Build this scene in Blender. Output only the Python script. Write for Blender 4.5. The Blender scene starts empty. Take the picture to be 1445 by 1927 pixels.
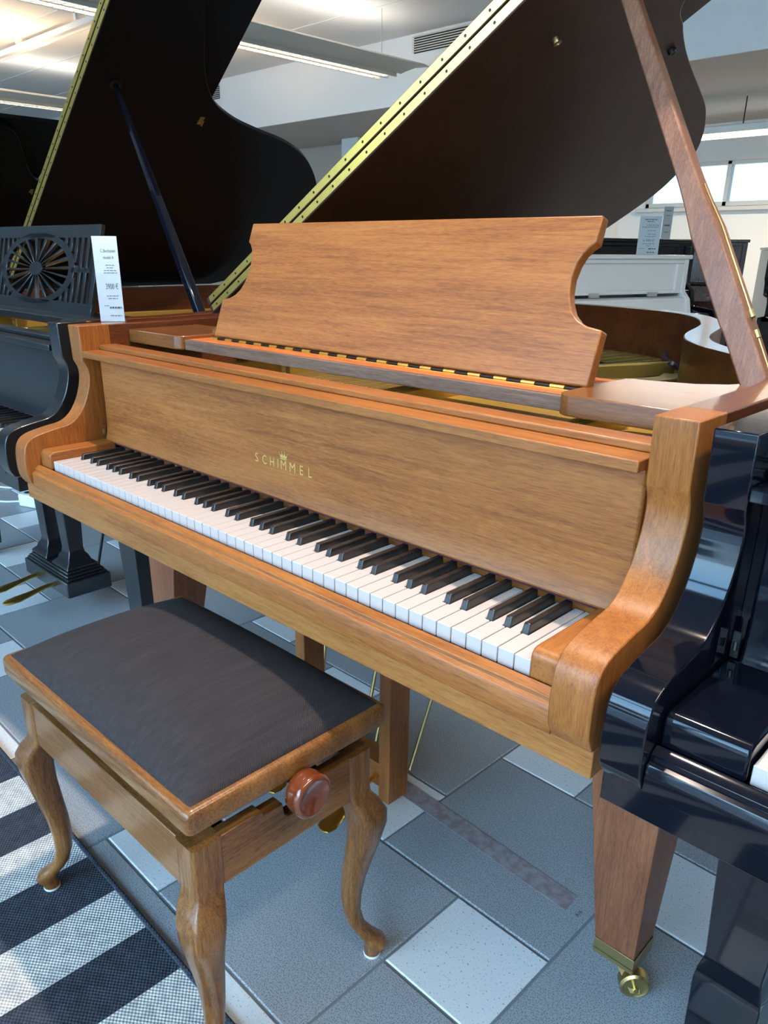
import bpy, math, random
from mathutils import Vector, Matrix
random.seed(7)
S = bpy.context.scene
COL = S.collection
PI = math.pi
R_ = math.radians

# ------------------------------------------------------------------ camera
CAM = Vector((1.63056, -0.67834, 1.15934))
RT = Vector((0.71440261, 0.69968555, 0.00830885))
UP = Vector((-0.2615338, 0.25598352, 0.93063017))
FW = Vector((-0.64902155, 0.66701767, -0.36586672))
cd = bpy.data.cameras.new('camera')
cam = bpy.data.objects.new('camera', cd)
COL.objects.link(cam)
M = Matrix.Identity(4)
for r in range(3):
    M[r][0], M[r][1], M[r][2], M[r][3] = RT[r], UP[r], -FW[r], CAM[r]
cam.matrix_world = M
cd.sensor_fit = 'VERTICAL'
cd.sensor_height = 36.0
cd.lens = 1450.757 * 36.0 / 1927.0
cd.shift_x = 19.07 / 1927.0
cd.shift_y = 74.97 / 1927.0
cd.clip_start = 0.05
cd.clip_end = 200
S.camera = cam

# ------------------------------------------------------------------ exposure, world, daylight
S.view_settings.view_transform = 'Standard'
S.view_settings.look = 'None'
S.view_settings.gamma = 1
S.view_settings.exposure = 0.70
S.cycles.use_denoising = True
S.cycles.max_bounces = 8
S.cycles.diffuse_bounces = 4
S.cycles.glossy_bounces = 4
S.cycles.transmission_bounces = 6
S.cycles.transparent_max_bounces = 8
S.cycles.caustics_reflective = False
S.cycles.caustics_refractive = False
S.cycles.sample_clamp_indirect = 6

W = bpy.data.worlds.new('world')
S.world = W
W.use_nodes = True
wn = W.node_tree.nodes; wl = W.node_tree.links
wn.clear()
wo = wn.new('ShaderNodeOutputWorld'); bg = wn.new('ShaderNodeBackground')
tc = wn.new('ShaderNodeTexCoord'); sp = wn.new('ShaderNodeSeparateXYZ')
ramp = wn.new('ShaderNodeValToRGB')
cr = ramp.color_ramp
cr.elements[0].position = 0.0; cr.elements[0].color = (0.30, 0.33, 0.36, 1)
cr.elements[1].position = 1.0; cr.elements[1].color = (0.22, 0.48, 0.90, 1)
e = cr.elements.new(0.495); e.color = (0.34, 0.37, 0.40, 1)
e = cr.elements.new(0.51); e.color = (0.70, 0.90, 1.0, 1)
e = cr.elements.new(0.70); e.color = (0.38, 0.68, 1.0, 1)
mr = wn.new('ShaderNodeMapRange')
mr.inputs['From Min'].default_value = -1; mr.inputs['From Max'].default_value = 1
ns = wn.new('ShaderNodeTexNoise'); ns.inputs['Scale'].default_value = 2.2; ns.inputs['Detail'].default_value = 6
nr = wn.new('ShaderNodeValToRGB')
nr.color_ramp.elements[0].position = 0.50; nr.color_ramp.elements[1].position = 0.66
mx = wn.new('ShaderNodeMix'); mx.data_type = 'RGBA'
mx.inputs['B'].default_value = (1.0, 1.0, 1.0, 1)
wl.new(tc.outputs['Generated'], sp.inputs[0])
wl.new(sp.outputs['Z'], mr.inputs['Value'])
wl.new(mr.outputs[0], ramp.inputs[0])
wl.new(tc.outputs['Generated'], ns.inputs['Vector'])
wl.new(ns.outputs['Fac'], nr.inputs[0])
wl.new(nr.outputs[0], mx.inputs['Factor'])
wl.new(ramp.outputs[0], mx.inputs['A'])
wl.new(mx.outputs['Result'], bg.inputs['Color'])
bg.inputs['Strength'].default_value = 9.5
wl.new(bg.outputs[0], wo.inputs['Surface'])

def portal(name, loc, rot, sx, sy):
    l = bpy.data.lights.new(name, 'AREA'); l.shape = 'RECTANGLE'; l.size = sx; l.size_y = sy
    l.cycles.is_portal = True
    o = bpy.data.objects.new(name, l); COL.objects.link(o); o.location = loc; o.rotation_euler = rot
    return o
YF = -2.6      # plane of the shop front behind the camera
portal('daylight_portal', (-3.5, YF + 0.06, 1.55), (R_(90), 0, 0), 18.0, 2.9)

# ------------------------------------------------------------------ materials
MT = {}
def mat(name, col=(0.8, 0.8, 0.8), rough=0.5, metal=0.0, coat=0.0, coat_rough=0.05, spec=0.5, emit=None, estr=0.0, bump=0.0, bscale=200, var=0.0, vscale=6.0, alpha=1.0):
    m = bpy.data.materials.new(name); m.use_nodes = True
    nt = m.node_tree; b = nt.nodes['Principled BSDF']
    b.inputs['Base Color'].default_value = (*col, 1)
    b.inputs['Roughness'].default_value = rough
    b.inputs['Metallic'].default_value = metal
    b.inputs['Coat Weight'].default_value = coat
    b.inputs['Coat Roughness'].default_value = coat_rough
    b.inputs['Specular IOR Level'].default_value = spec
    if emit:
        b.inputs['Emission Color'].default_value = (*emit, 1); b.inputs['Emission Strength'].default_value = estr
    tcn = nt.nodes.new('ShaderNodeTexCoord')
    n = nt.nodes.new('ShaderNodeTexNoise'); n.inputs['Scale'].default_value = vscale; n.inputs['Detail'].default_value = 4
    nt.links.new(tcn.outputs['Object'], n.inputs['Vector'])
    if var > 0:
        mp = nt.nodes.new('ShaderNodeMapRange'); mp.inputs['To Min'].default_value = 1 - var; mp.inputs['To Max'].default_value = 1 + var
        h = nt.nodes.new('ShaderNodeHueSaturation'); h.inputs['Color'].default_value = (*col, 1)
        nt.links.new(n.outputs['Fac'], mp.inputs['Value']); nt.links.new(mp.outputs[0], h.inputs['Value'])
        nt.links.new(h.outputs[0], b.inputs['Base Color'])
    if bump > 0:
        n2 = nt.nodes.new('ShaderNodeTexNoise'); n2.inputs['Scale'].default_value = bscale; n2.inputs['Detail'].default_value = 3
        nt.links.new(tcn.outputs['Object'], n2.inputs['Vector'])
        bp_ = nt.nodes.new('ShaderNodeBump'); bp_.inputs['Strength'].default_value = bump; bp_.inputs['Distance'].default_value = 0.002
        nt.links.new(n2.outputs['Fac'], bp_.inputs['Height']); nt.links.new(bp_.outputs[0], b.inputs['Normal'])
    MT[name] = m
    return m

def wood(name, dark, mid, light, axis='X', rough=0.40, coat=0.12, scale=1.0, coat_rough=0.18, figure=1.0):
    """veneer: long figure along one axis, fine dark pores"""
    m = bpy.data.materials.new(name); m.use_nodes = True
    nt = m.node_tree; N = nt.nodes; L = nt.links; b = N['Principled BSDF']
    t = N.new('ShaderNodeTexCoord')
    def mapped(sl, sc):
        mp = N.new('ShaderNodeMapping')
        v = {'X': (sl, sc, sc), 'Y': (sc, sl, sc), 'Z': (sc, sc, sl)}[axis]
        mp.inputs['Scale'].default_value = v
        L.new(t.outputs['Object'], mp.inputs['Vector']); return mp
    a = mapped(1.3 * scale, 11 * scale)
    n1 = N.new('ShaderNodeTexNoise'); n1.inputs['Scale'].default_value = 1.0; n1.inputs['Detail'].default_value = 3; n1.inputs['Distortion'].default_value = 1.6 * figure
    L.new(a.outputs[0], n1.inputs['Vector'])
    b2 = mapped(7 * scale, 170 * scale)
    n2 = N.new('ShaderNodeTexNoise'); n2.inputs['Scale'].default_value = 1.0; n2.inputs['Detail'].default_value = 5; n2.inputs['Roughness'].default_value = 0.7; n2.inputs['Distortion'].default_value = 0.6
    L.new(b2.outputs[0], n2.inputs['Vector'])
    c3 = mapped(60 * scale, 800 * scale)
    n3 = N.new('ShaderNodeTexNoise'); n3.inputs['Scale'].default_value = 1.0; n3.inputs['Detail'].default_value = 2
    L.new(c3.outputs[0], n3.inputs['Vector'])
    ad = N.new('ShaderNodeMath'); ad.operation = 'MULTIPLY_ADD'; ad.inputs[1].default_value = 0.34
    ad2 = N.new('ShaderNodeMath'); ad2.operation = 'MULTIPLY_ADD'; ad2.inputs[1].default_value = 0.45
    L.new(n1.outputs['Fac'], ad.inputs[0]); 
    z = N.new('ShaderNodeMath'); z.operation = 'MULTIPLY'; z.inputs[1].default_value = 0.46
    L.new(n2.outputs['Fac'], z.inputs[0]); L.new(z.outputs[0], ad.inputs[2])
    L.new(n3.outputs['Fac'], ad2.inputs[0]); ad2.inputs[1].default_value = 0.35; L.new(ad.outputs[0], ad2.inputs[2])
    rp = N.new('ShaderNodeValToRGB')
    c = rp.color_ramp; c.elements[0].position = 0.44; c.elements[0].color = (*dark, 1)
    c.elements[1].position = 0.72; c.elements[1].color = (*light, 1)
    q = c.elements.new(0.57); q.color = (*mid, 1)
    L.new(ad2.outputs[0], rp.inputs[0]); L.new(rp.outputs[0], b.inputs['Base Color'])
    b.inputs['Roughness'].default_value = rough; b.inputs['Specular IOR Level'].default_value = 0.38
    b.inputs['Coat Weight'].default_value = coat; b.inputs['Coat Roughness'].default_value = coat_rough
    bm = N.new('ShaderNodeBump'); bm.inputs['Strength'].default_value = 0.12; bm.inputs['Distance'].default_value = 0.001
    L.new(n3.outputs['Fac'], bm.inputs['Height']); L.new(bm.outputs[0], b.inputs['Normal'])
    MT[name] = m
    return m

D1, M1, L1 = (0.185, 0.055, 0.011), (0.300, 0.098, 0.020), (0.390, 0.145, 0.034)
for ax in 'XYZ':
    wood('walnut_' + ax, D1, M1, L1, ax)
wood('walnut_pale', (0.20, 0.068, 0.016), (0.325, 0.122, 0.030), (0.42, 0.180, 0.052), 'X')
wood('walnut_gloss', (0.13, 0.042, 0.011), (0.21, 0.070, 0.018), (0.29, 0.11, 0.03), 'X', rough=0.3, coat=0.7, coat_rough=0.16)
wood('leg_wood', (0.115, 0.036, 0.015), (0.185, 0.062, 0.026), (0.26, 0.095, 0.042), 'Z')
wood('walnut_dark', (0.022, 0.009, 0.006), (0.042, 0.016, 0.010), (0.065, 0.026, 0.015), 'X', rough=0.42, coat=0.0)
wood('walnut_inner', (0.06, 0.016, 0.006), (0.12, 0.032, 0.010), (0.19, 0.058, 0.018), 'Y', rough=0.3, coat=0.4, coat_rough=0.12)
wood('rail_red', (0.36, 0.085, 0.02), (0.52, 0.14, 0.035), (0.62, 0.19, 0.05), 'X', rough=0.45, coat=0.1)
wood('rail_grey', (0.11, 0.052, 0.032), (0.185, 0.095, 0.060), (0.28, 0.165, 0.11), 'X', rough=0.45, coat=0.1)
wood('stick_wood', (0.13, 0.050, 0.028), (0.21, 0.090, 0.050), (0.31, 0.15, 0.085), 'Z', rough=0.4, scale=1.6)
for ax in 'XYZ':
    wood('beech_' + ax, (0.070, 0.023, 0.006), (0.200, 0.077, 0.019), (0.33, 0.150, 0.042), ax, rough=0.33, coat=0.45, coat_rough=0.15, scale=1.5, figure=0.6)
wood('mahogany', (0.012, 0.004, 0.003), (0.03, 0.008, 0.006), (0.05, 0.014, 0.01), 'Z', rough=0.25, coat=0.5)
mat('black_polish', (0.003, 0.004, 0.008), 0.08, coat=0.3, coat_rough=0.01, spec=0.3)
mat('black_satin', (0.010, 0.012, 0.014), 0.30, coat=0.5, coat_rough=0.14, bump=0.05, bscale=60)
mat('black_lid', (0.0055, 0.006, 0.007), 0.34, coat=0.0, spec=0.12)
mat('black_key', (0.012, 0.011, 0.011), 0.35, coat=0.3, coat_rough=0.25)
mat('white_key', (0.56, 0.50, 0.465), 0.30, coat=0.3)
mat('brass', (1.0, 0.67, 0.17), 0.28, 1.0, var=0.12, vscale=40)
mat('brass_dull', (0.50, 0.37, 0.16), 0.32, 1.0, var=0.15, vscale=30)
mat('gold_plate', (0.60, 0.40, 0.09), 0.42, 0.6, bump=0.1, bscale=400)
mat('gold_letter', (0.66, 0.46, 0.13), 0.35, 0.5)
mat('dark_metal', (0.03, 0.03, 0.032), 0.35, 0.8)
mat('steel', (0.55, 0.55, 0.57), 0.3, 1.0)
mat('felt_purple', (0.05, 0.008, 0.02), 0.95)
mat('felt_blue', (0.005, 0.02, 0.22), 0.6)
mat('felt_black', (0.01, 0.01, 0.01), 0.95)
mat('soundboard', (0.30, 0.16, 0.06), 0.5, var=0.15)
mat('white_lacquer', (0.78, 0.76, 0.73), 0.25, coat=0.4)
mat('plastic_white', (0.80, 0.82, 0.82), 0.4)
mat('acrylic_paper', (0.42, 0.46, 0.48), 0.12, coat=1.0, coat_rough=0.02)
mat('ink', (0.06, 0.06, 0.07), 0.6)
mat('wall_paint', (0.86, 0.86, 0.82), 0.8, var=0.03, vscale=2, bump=0.05, bscale=300)
mat('wall_beige', (0.60, 0.50, 0.40), 0.8, var=0.04, vscale=2)
mat('soffit_paint', (0.50, 0.45, 0.40), 0.8, var=0.04, vscale=1.2)
mat('frame_paint', (0.62, 0.63, 0.60), 0.5)
mat('alu', (0.55, 0.54, 0.50), 0.4, 0.5)
mat('lamp_body', (0.62, 0.60, 0.53), 0.4, 0.3)
mat('tube_glow', (1, 1, 1), 0.5, emit=(0.85, 0.95, 1.0), estr=5.0)
mat('tube_glow_warm', (1, 1, 1), 0.5, emit=(1.0, 0.86, 0.62), estr=3.0)
mat('spot_glow', (1, 1, 1), 0.5, emit=(1.0, 0.80, 0.55), estr=12.0)
mat('rubber', (0.02, 0.02, 0.02), 0.7)
mat('grout', (0.17, 0.185, 0.20), 0.85)
mat('asphalt', (0.22, 0.22, 0.22), 0.9)
mat('facade', (0.75, 0.74, 0.72), 0.8)
mat('facade_blue', (0.20, 0.29, 0.34), 0.8)
mat('bark', (0.10, 0.06, 0.04), 0.8)
mat('knob_wood', (0.16, 0.035, 0.010), 0.16, coat=1.0, coat_rough=0.03, var=0.25, vscale=30)

def tile_mat(name, col, dots, dcol, rough, dscale, var=0.08):
    m = bpy.data.materials.new(name); m.use_nodes = True
    nt = m.node_tree; N = nt.nodes; L = nt.links; b = N['Principled BSDF']
    t = N.new('ShaderNodeTexCoord')
    n = N.new('ShaderNodeTexNoise'); n.inputs['Scale'].default_value = dscale; n.inputs['Detail'].default_value = 2
    L.new(t.outputs['Object'], n.inputs['Vector'])
    r = N.new('ShaderNodeValToRGB'); r.color_ramp.elements[0].position = dots; r.color_ramp.elements[1].position = dots + 0.07
    r.color_ramp.elements[0].color = (0, 0, 0, 1); r.color_ramp.elements[1].color = (1, 1, 1, 1)
    L.new(n.outputs['Fac'], r.inputs[0])
    n2 = N.new('ShaderNodeTexNoise'); n2.inputs['Scale'].default_value = 2.3; n2.inputs['Detail'].default_value = 3
    L.new(t.outputs['Object'], n2.inputs['Vector'])
    mp = N.new('ShaderNodeMapRange'); mp.inputs['To Min'].default_value = 1 - var; mp.inputs['To Max'].default_value = 1 + var
    L.new(n2.outputs['Fac'], mp.inputs['Value'])
    mx = N.new('ShaderNodeMix'); mx.data_type = 'RGBA'
    mx.inputs['A'].default_value = (*dcol, 1); mx.inputs['B'].default_value = (*col, 1)
    L.new(r.outputs[0], mx.inputs['Factor'])
    h = N.new('ShaderNodeHueSaturation'); L.new(mx.outputs['Result'], h.inputs['Color']); L.new(mp.outputs[0], h.inputs['Value'])
    L.new(h.outputs[0], b.inputs['Base Color'])
    b.inputs['Roughness'].default_value = rough
    bm = N.new('ShaderNodeBump'); bm.inputs['Strength'].default_value = 0.08; bm.inputs['Distance'].default_value = 0.001
    L.new(n.outputs['Fac'], bm.inputs['Height']); L.new(bm.outputs[0], b.inputs['Normal'])
    MT[name] = m
tile_mat('tile_grey', (0.345, 0.375, 0.395), 0.42, (0.17, 0.185, 0.20), 0.38, 420)
tile_mat('tile_white', (0.70, 0.73, 0.74), 0.30, (0.22, 0.24, 0.25), 0.34, 260, 0.04)

def weave_mat(name, ca, cb, su, sv, rough=0.9, bump=0.6, ax=('X', 'Y')):
    m = bpy.data.materials.new(name); m.use_nodes = True
    nt = m.node_tree; N = nt.nodes; L = nt.links; b = N['Principled BSDF']
    t = N.new('ShaderNodeTexCoord'); s = N.new('ShaderNodeSeparateXYZ'); L.new(t.outputs['Object'], s.inputs[0])
    def sn(out, k, off=0.0):
        a = N.new('ShaderNodeMath'); a.operation = 'MULTIPLY_ADD'; a.inputs[1].default_value = k; a.inputs[2].default_value = off
        L.new(s.outputs[out], a.inputs[0]); c = N.new('ShaderNodeMath'); c.operation = 'SINE'; L.new(a.outputs[0], c.inputs[0]); return c
    u = sn(ax[0], su); v = sn(ax[1], sv)
    p = N.new('ShaderNodeMath'); p.operation = 'MULTIPLY'; L.new(u.outputs[0], p.inputs[0]); L.new(v.outputs[0], p.inputs[1])
    n = N.new('ShaderNodeTexNoise'); n.inputs['Scale'].default_value = 120; n.inputs['Detail'].default_value = 2
    mp = N.new('ShaderNodeMapping'); mp.inputs['Scale'].default_value = (1, 0.06, 1) if name == 'seat_cloth' else (0.5, 0.5, 1); L.new(t.outputs['Object'], mp.inputs[0]); L.new(mp.outputs[0], n.inputs['Vector'])
    q = N.new('ShaderNodeMath'); q.operation = 'MULTIPLY_ADD'; q.inputs[1].default_value = 0.35; L.new(p.outputs[0], q.inputs[0]); L.new(n.outputs['Fac'], q.inputs[2])
    rp = N.new('ShaderNodeValToRGB'); rp.color_ramp.elements[0].position = 0.12 if name == 'seat_cloth' else 0.25; rp.color_ramp.elements[1].position = 0.95 if name == 'seat_cloth' else 0.8
    rp.color_ramp.elements[0].color = (*ca, 1); rp.color_ramp.elements[1].color = (*cb, 1)
    L.new(q.outputs[0], rp.inputs[0]); L.new(rp.outputs[0], b.inputs['Base Color'])
    b.inputs['Roughness'].default_value = rough
    bm = N.new('ShaderNodeBump'); bm.inputs['Strength'].default_value = bump; bm.inputs['Distance'].default_value = 0.0015
    L.new(p.outputs[0], bm.inputs['Height']); L.new(bm.outputs[0], b.inputs['Normal'])
    MT[name] = m
weave_mat('rug_dark', (0.012, 0.018, 0.030), (0.045, 0.060, 0.085), 700, 900)
weave_mat('rug_light', (0.34, 0.37, 0.38), (0.74, 0.76, 0.74), 700, 900)
weave_mat('seat_cloth', (0.007, 0.006, 0.008), (0.036, 0.030, 0.032), 1900, 1900, 0.85, 0.4)

def glass_mat(name, tint=(0.9, 0.97, 1.0), refl=0.08):
    m = bpy.data.materials.new(name); m.use_nodes = True
    nt = m.node_tree; N = nt.nodes; L = nt.links; N.clear()
    o = N.new('ShaderNodeOutputMaterial'); a = N.new('ShaderNodeBsdfTransparent'); g = N.new('ShaderNodeBsdfGlossy'); x = N.new('ShaderNodeMixShader')
    a.inputs[0].default_value = (*tint, 1); g.inputs['Roughness'].default_value = 0.0
    f = N.new('ShaderNodeFresnel'); f.inputs[0].default_value = 1.45
    L.new(f.outputs[0], x.inputs[0]); L.new(a.outputs[0], x.inputs[1]); L.new(g.outputs[0], x.inputs[2]); L.new(x.outputs[0], o.inputs[0])
    MT[name] = m
glass_mat('glass')

def ceil_mat(name):
    m = bpy.data.materials.new(name); m.use_nodes = True
    nt = m.node_tree; N = nt.nodes; L = nt.links; b = N['Principled BSDF']
    t = N.new('ShaderNodeTexCoord'); w = N.new('ShaderNodeTexWave'); w.bands_direction = 'X'; w.inputs['Scale'].default_value = 14
    L.new(t.outputs['Object'], w.inputs['Vector'])
    r = N.new('ShaderNodeMapRange'); r.inputs['To Min'].default_value = 0.86; r.inputs['To Max'].default_value = 1.0
    L.new(w.outputs['Fac'], r.inputs['Value'])
    h = N.new('ShaderNodeHueSaturation'); h.inputs['Color'].default_value = (0.74, 0.72, 0.69, 1); L.new(r.outputs[0], h.inputs['Value'])
    L.new(h.outputs[0], b.inputs['Base Color']); b.inputs['Roughness'].default_value = 0.7
    MT[name] = m
ceil_mat('ceiling_metal')

# ------------------------------------------------------------------ geometry helpers
class MB:
    def __init__(s): s.v = []; s.f = []; s.m = []; s.k = 0; s.X = None
    def mi(s, k): s.k = k; return s
    def add(s, vs, fs):
        b = len(s.v)
        for q in vs:
            q = Vector(q)
            s.v.append(s.X @ q if s.X else q)
        for f in fs: s.f.append([b + i for i in f]); s.m.append(s.k)
        return s
    def box(s, x0, x1, y0, y1, z0, z1):
        vs = [(x, y, z) for z in (z0, z1) for y in (y0, y1) for x in (x0, x1)]
        return s.add(vs, [(0, 2, 3, 1), (4, 5, 7, 6), (0, 1, 5, 4), (2, 6, 7, 3), (0, 4, 6, 2), (1, 3, 7, 5)])
    def prism(s, pts, f0, f1):
        n = len(pts); vs = [f0(*p) for p in pts] + [f1(*p) for p in pts]
        a = sum(pts[i][0] * pts[(i + 1) % n][1] - pts[(i + 1) % n][0] * pts[i][1] for i in range(n))
        fs = [tuple(range(n - 1, -1, -1)), tuple(range(n, 2 * n))] + [(i, (i + 1) % n, n + (i + 1) % n, n + i) for i in range(n)]
        return s.add(vs, fs)
    def hexa(s, lo, hi):      # two quads
        return s.add(list(lo) + list(hi), [(3, 2, 1, 0), (4, 5, 6, 7), (0, 1, 5, 4), (1, 2, 6, 5), (2, 3, 7, 6), (3, 0, 4, 7)])
    def rings(s, rings, cap=True, closed=False):
        n = len(rings[0]); vs = [p for r in rings for p in r]; fs = []
        m = len(rings)
        for j in range(m - 1 + (1 if closed else 0)):
            a = j * n; b = ((j + 1) % m) * n
            for i in range(n): fs.append((a + i, a + (i + 1) % n, b + (i + 1) % n, b + i))
        if cap and not closed: fs += [tuple(range(n - 1, -1, -1)), tuple((m - 1) * n + i for i in range(n))]
        return s.add(vs, fs)
    def tube(s, path, r, n=10, cap=True):
        path = [Vector(p) for p in path]; R = []
        rr = r if hasattr(r, '__len__') else [r] * len(path)
        pv = None
        for i, p in enumerate(path):
            d = (path[min(i + 1, len(path) - 1)] - path[max(i - 1, 0)]).normalized()
            if pv is None:
                pv = d.orthogonal().normalized()
            pv = (pv - d * pv.dot(d)).normalized()
            w = d.cross(pv)
            R.append([p + (pv * math.cos(2 * PI * k / n) + w * math.sin(2 * PI * k / n)) * rr[i] for k in range(n)])
        return s.rings(R, cap)
    def lathe(s, prof, o, ax, n=28):   # prof: (r, h) along axis ax from o
        o = Vector(o); ax = Vector(ax).normalized(); a = ax.orthogonal().normalized(); b = ax.cross(a)
        R = [[o + ax * h + (a * math.cos(2 * PI * k / n) + b * math.sin(2 * PI * k / n)) * max(r, 1e-4) for k in range(n)] for r, h in prof]
        return s.rings(R, True)
    def build(s, name, mats, parent=None, bevel=0.0, seg=2, smooth=True, angle=35):
        me = bpy.data.meshes.new(name)
        inv = None
        if parent is not None:
            rt = parent
            while rt.parent: rt = rt.parent
            inv = (Matrix.Translation(rt.location) @ rt.rotation_euler.to_matrix().to_4x4()).inverted()
        vs = [(inv @ v) if inv else v for v in s.v]
        me.from_pydata([tuple(v) for v in vs], [], s.f)
        if not isinstance(mats, (list, tuple)): mats = [mats]
        for m in mats: me.materials.append(MT[m])
        me.polygons.foreach_set('material_index', s.m)
        me.validate(); me.update()
        import bmesh
        bm = bmesh.new(); bm.from_mesh(me); bmesh.ops.recalc_face_normals(bm, faces=bm.faces[:]); bm.to_mesh(me); bm.free()
        if smooth:
            me.shade_smooth(); me.set_sharp_from_angle(angle=R_(angle))
        o = bpy.data.objects.new(name, me); COL.objects.link(o)
        if parent is not None: o.parent = parent
        if bevel > 0:
            md = o.modifiers.new('bevel', 'BEVEL'); md.width = bevel; md.segments = seg; md.limit_method = 'ANGLE'; md.angle_limit = R_(40)
        return o

def thing(name, label, cat, loc=(0, 0, 0), rz=0.0, group=None):
    o = bpy.data.objects.new(name, None); COL.objects.link(o); o.location = loc; o.rotation_euler = (0, 0, rz)
    o.empty_display_size = 0.1
    o['label'] = label; o['category'] = cat
    if group: o['group'] = group
    return o
def tag(o, label, cat, group=None):
    o['label'] = label; o['category'] = cat
    if group: o['group'] = group
    return o
def struct(o): o['kind'] = 'structure'; return o

def catmull(P, n=6, closed=False):
    out = []; N = len(P)
    rng = range(N) if closed else range(N - 1)
    for i in rng:
        g = (lambda k: P[k % N]) if closed else (lambda k: P[min(max(k, 0), N - 1)])
        p0, p1, p2, p3 = [Vector(g(i + d)) for d in (-1, 0, 1, 2)]
        for k in range(n):
            t = k / n
            out.append(tuple(0.5 * ((2 * p1) + (p2 - p0) * t + (2 * p0 - 5 * p1 + 4 * p2 - p3) * t * t + (3 * p1 - p0 - 3 * p2 + p3) * t ** 3)))
    if not closed: out.append(tuple(P[-1]))
    return out
def offset_line(P, d):
    Q = []
    for i, p in enumerate(P):
        a = Vector(P[max(i - 1, 0)]); b = Vector(P[min(i + 1, len(P) - 1)])
        t = (b - a).normalized(); Q.append((p[0] - t.y * d, p[1] + t.x * d))
    return Q

def text_mesh(txt, size):
    c = bpy.data.curves.new('t', 'FONT'); c.body = txt; c.size = size; c.align_x = 'CENTER'; c.extrude = 0.0; c.resolution_u = 3
    o = bpy.data.objects.new('t', c); COL.objects.link(o)
    dg = bpy.context.evaluated_depsgraph_get(); me = bpy.data.meshes.new_from_object(o.evaluated_get(dg))
    vs = [v.co.copy() for v in me.vertices]; fs = [tuple(p.vertices) for p in me.polygons]
    bpy.data.objects.remove(o); bpy.data.curves.remove(c); bpy.data.meshes.remove(me)
    return vs, fs
def add_text(mb, txt, size, org, xdir, zdir, nrm, width=None, height=None, extr=0.0004):
    vs, fs = text_mesh(txt, size)
    if not vs: return
    x0 = min(v.x for v in vs); x1 = max(v.x for v in vs); y0 = min(v.y for v in vs); y1 = max(v.y for v in vs)
    sx = width / (x1 - x0) if width else 1; sy = height / (y1 - y0) if height else sx
    if not width: sx = sy
    o = Vector(org); X = Vector(xdir); Z = Vector(zdir); Nn = Vector(nrm)
    mb.add([o + X * ((v.x - (x0 + x1) / 2) * sx) + Z * ((v.y - y0) * sy) + Nn * extr for v in vs], fs)

# ------------------------------------------------------------------ room
TH = -0.0178; X0, Y0, SP = 0.9559, 0.2579, 0.2059
def grid(i, j):
    return (X0 + SP * (i * math.cos(TH) - j * math.sin(TH)), Y0 + SP * (j * math.cos(TH) + i * math.sin(TH)))
fl = MB(); fl.mi(0); fl.box(-13, 6.0, YF, 9.6, -0.12, -0.0022)
def tile(i, j, n, k):
    g = 0.010; b = 0.004
    P = [grid(i + g, j + g), grid(i + n - g, j + g), grid(i + n - g, j + n - g), grid(i + g, j + n - g)]
    g2 = g + b / SP * 0.7
    Q = [grid(i + g2, j + g2), grid(i + n - g2, j + g2), grid(i + n - g2, j + n - g2), grid(i + g2, j + n - g2)]
    if min(p[1] for p in P) < YF or max(p[1] for p in P) > 9.3 or max(p[0] for p in P) > 5.9 or min(p[0] for p in P) < -12.7: return
    fl.mi(k); fl.hexa([(x, y, -0.0025) for x, y in P], [(x, y, 0.0) for x, y in Q])
for i in range(-66, 24):
    for j in range(-15, 46):
        f = (2 * i - j) % 5
        if f == 1: tile(i, j, 1, 2)
        elif f == 3: tile(i, j, 2, 1)
struct(fl.build('floor', ['grout', 'tile_grey', 'tile_white'], smooth=False))

def sbox(name, m, *a, **k):
    b = MB(); b.box(*a); return struct(b.build(name, m, smooth=False))
YB, ZB, ZC = 6.0, 2.54, 3.14
sbox('ceiling', 'ceiling_metal', -12.8, 6.0, YF, YB + .02, ZC, ZC + 0.12)
sbox('ceiling_low', 'soffit_paint', -12.8, 6.0, YB + .02, 9.5, ZB, ZB + 0.1)
sbox('wall_bulkhead', 'wall_paint', -12.8, 6.0, YB, YB + 0.018, ZB - 0.001, ZC)
sbox('wall_left', 'wall_paint', -12.95, -12.8, YF, 9.5, 0, ZC)
sbox('wall_right', 'wall_paint', 6.0, 6.15, YF, 9.5, 0, ZC)
sbox('wall_back_left', 'wall_beige', -12.8, -6.93, 7.80, 7.95, 0, ZB)
sbox('wall_return', 'wall_beige', -7.05, -6.93, 7.95, 9.3, 0, ZB)
sbox('column', 'wall_paint', -6.93, -6.62, 7.42, 7.72, 0, ZB)
# window wall, far right
wx0, wx1, wz0, wz1, YW = -3.35, 1.6, 1.66, 2.14, 9.3
b = MB()
b.box(-7.0, 6.0, YW, YW + 0.2, 0, wz0); b.box(-7.0, 6.0, YW, YW + 0.2, wz1, ZB)
b.box(-7.0, wx0, YW, YW + 0.2, wz0, wz1); b.box(wx1, 6.0, YW, YW + 0.2, wz0, wz1)
struct(b.build('wall_back', 'wall_paint', smooth=False))
b = MB()
for a in [(wx0, wx1, wz0, wz0 + .05), (wx0, wx1, wz1 - .04, wz1)]: b.box(a[0], a[1], YW - 0.03, YW + 0.12, a[2], a[3])
for x in (wx0, -2.4, -0.9, 0.6, wx1 - .05): b.box(x, x + .05, YW - 0.03, YW + 0.12, wz0, wz1)
struct(b.build('window_1', 'frame_paint', bevel=.004))
o = MB().box(wx0, wx1, YW + 0.05, YW + 0.056, wz0, wz1).build('window_pane', 'glass'); struct(o)
struct(MB().box(wx0 - .1, wx1 + .1, YW - 0.10, YW, wz0 - .05, wz0 - .005).build('trim_1', 'frame_paint', bevel=.004))
# pilaster left of that window
sbox('trim_2', 'wall_paint', -4.0, -3.75, YW - 0.12, YW, 0, ZB)
struct(MB().box(-12.8, -6.93, 7.785, 7.80, 0, .08).build('baseboard_back', 'frame_paint'))
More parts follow.
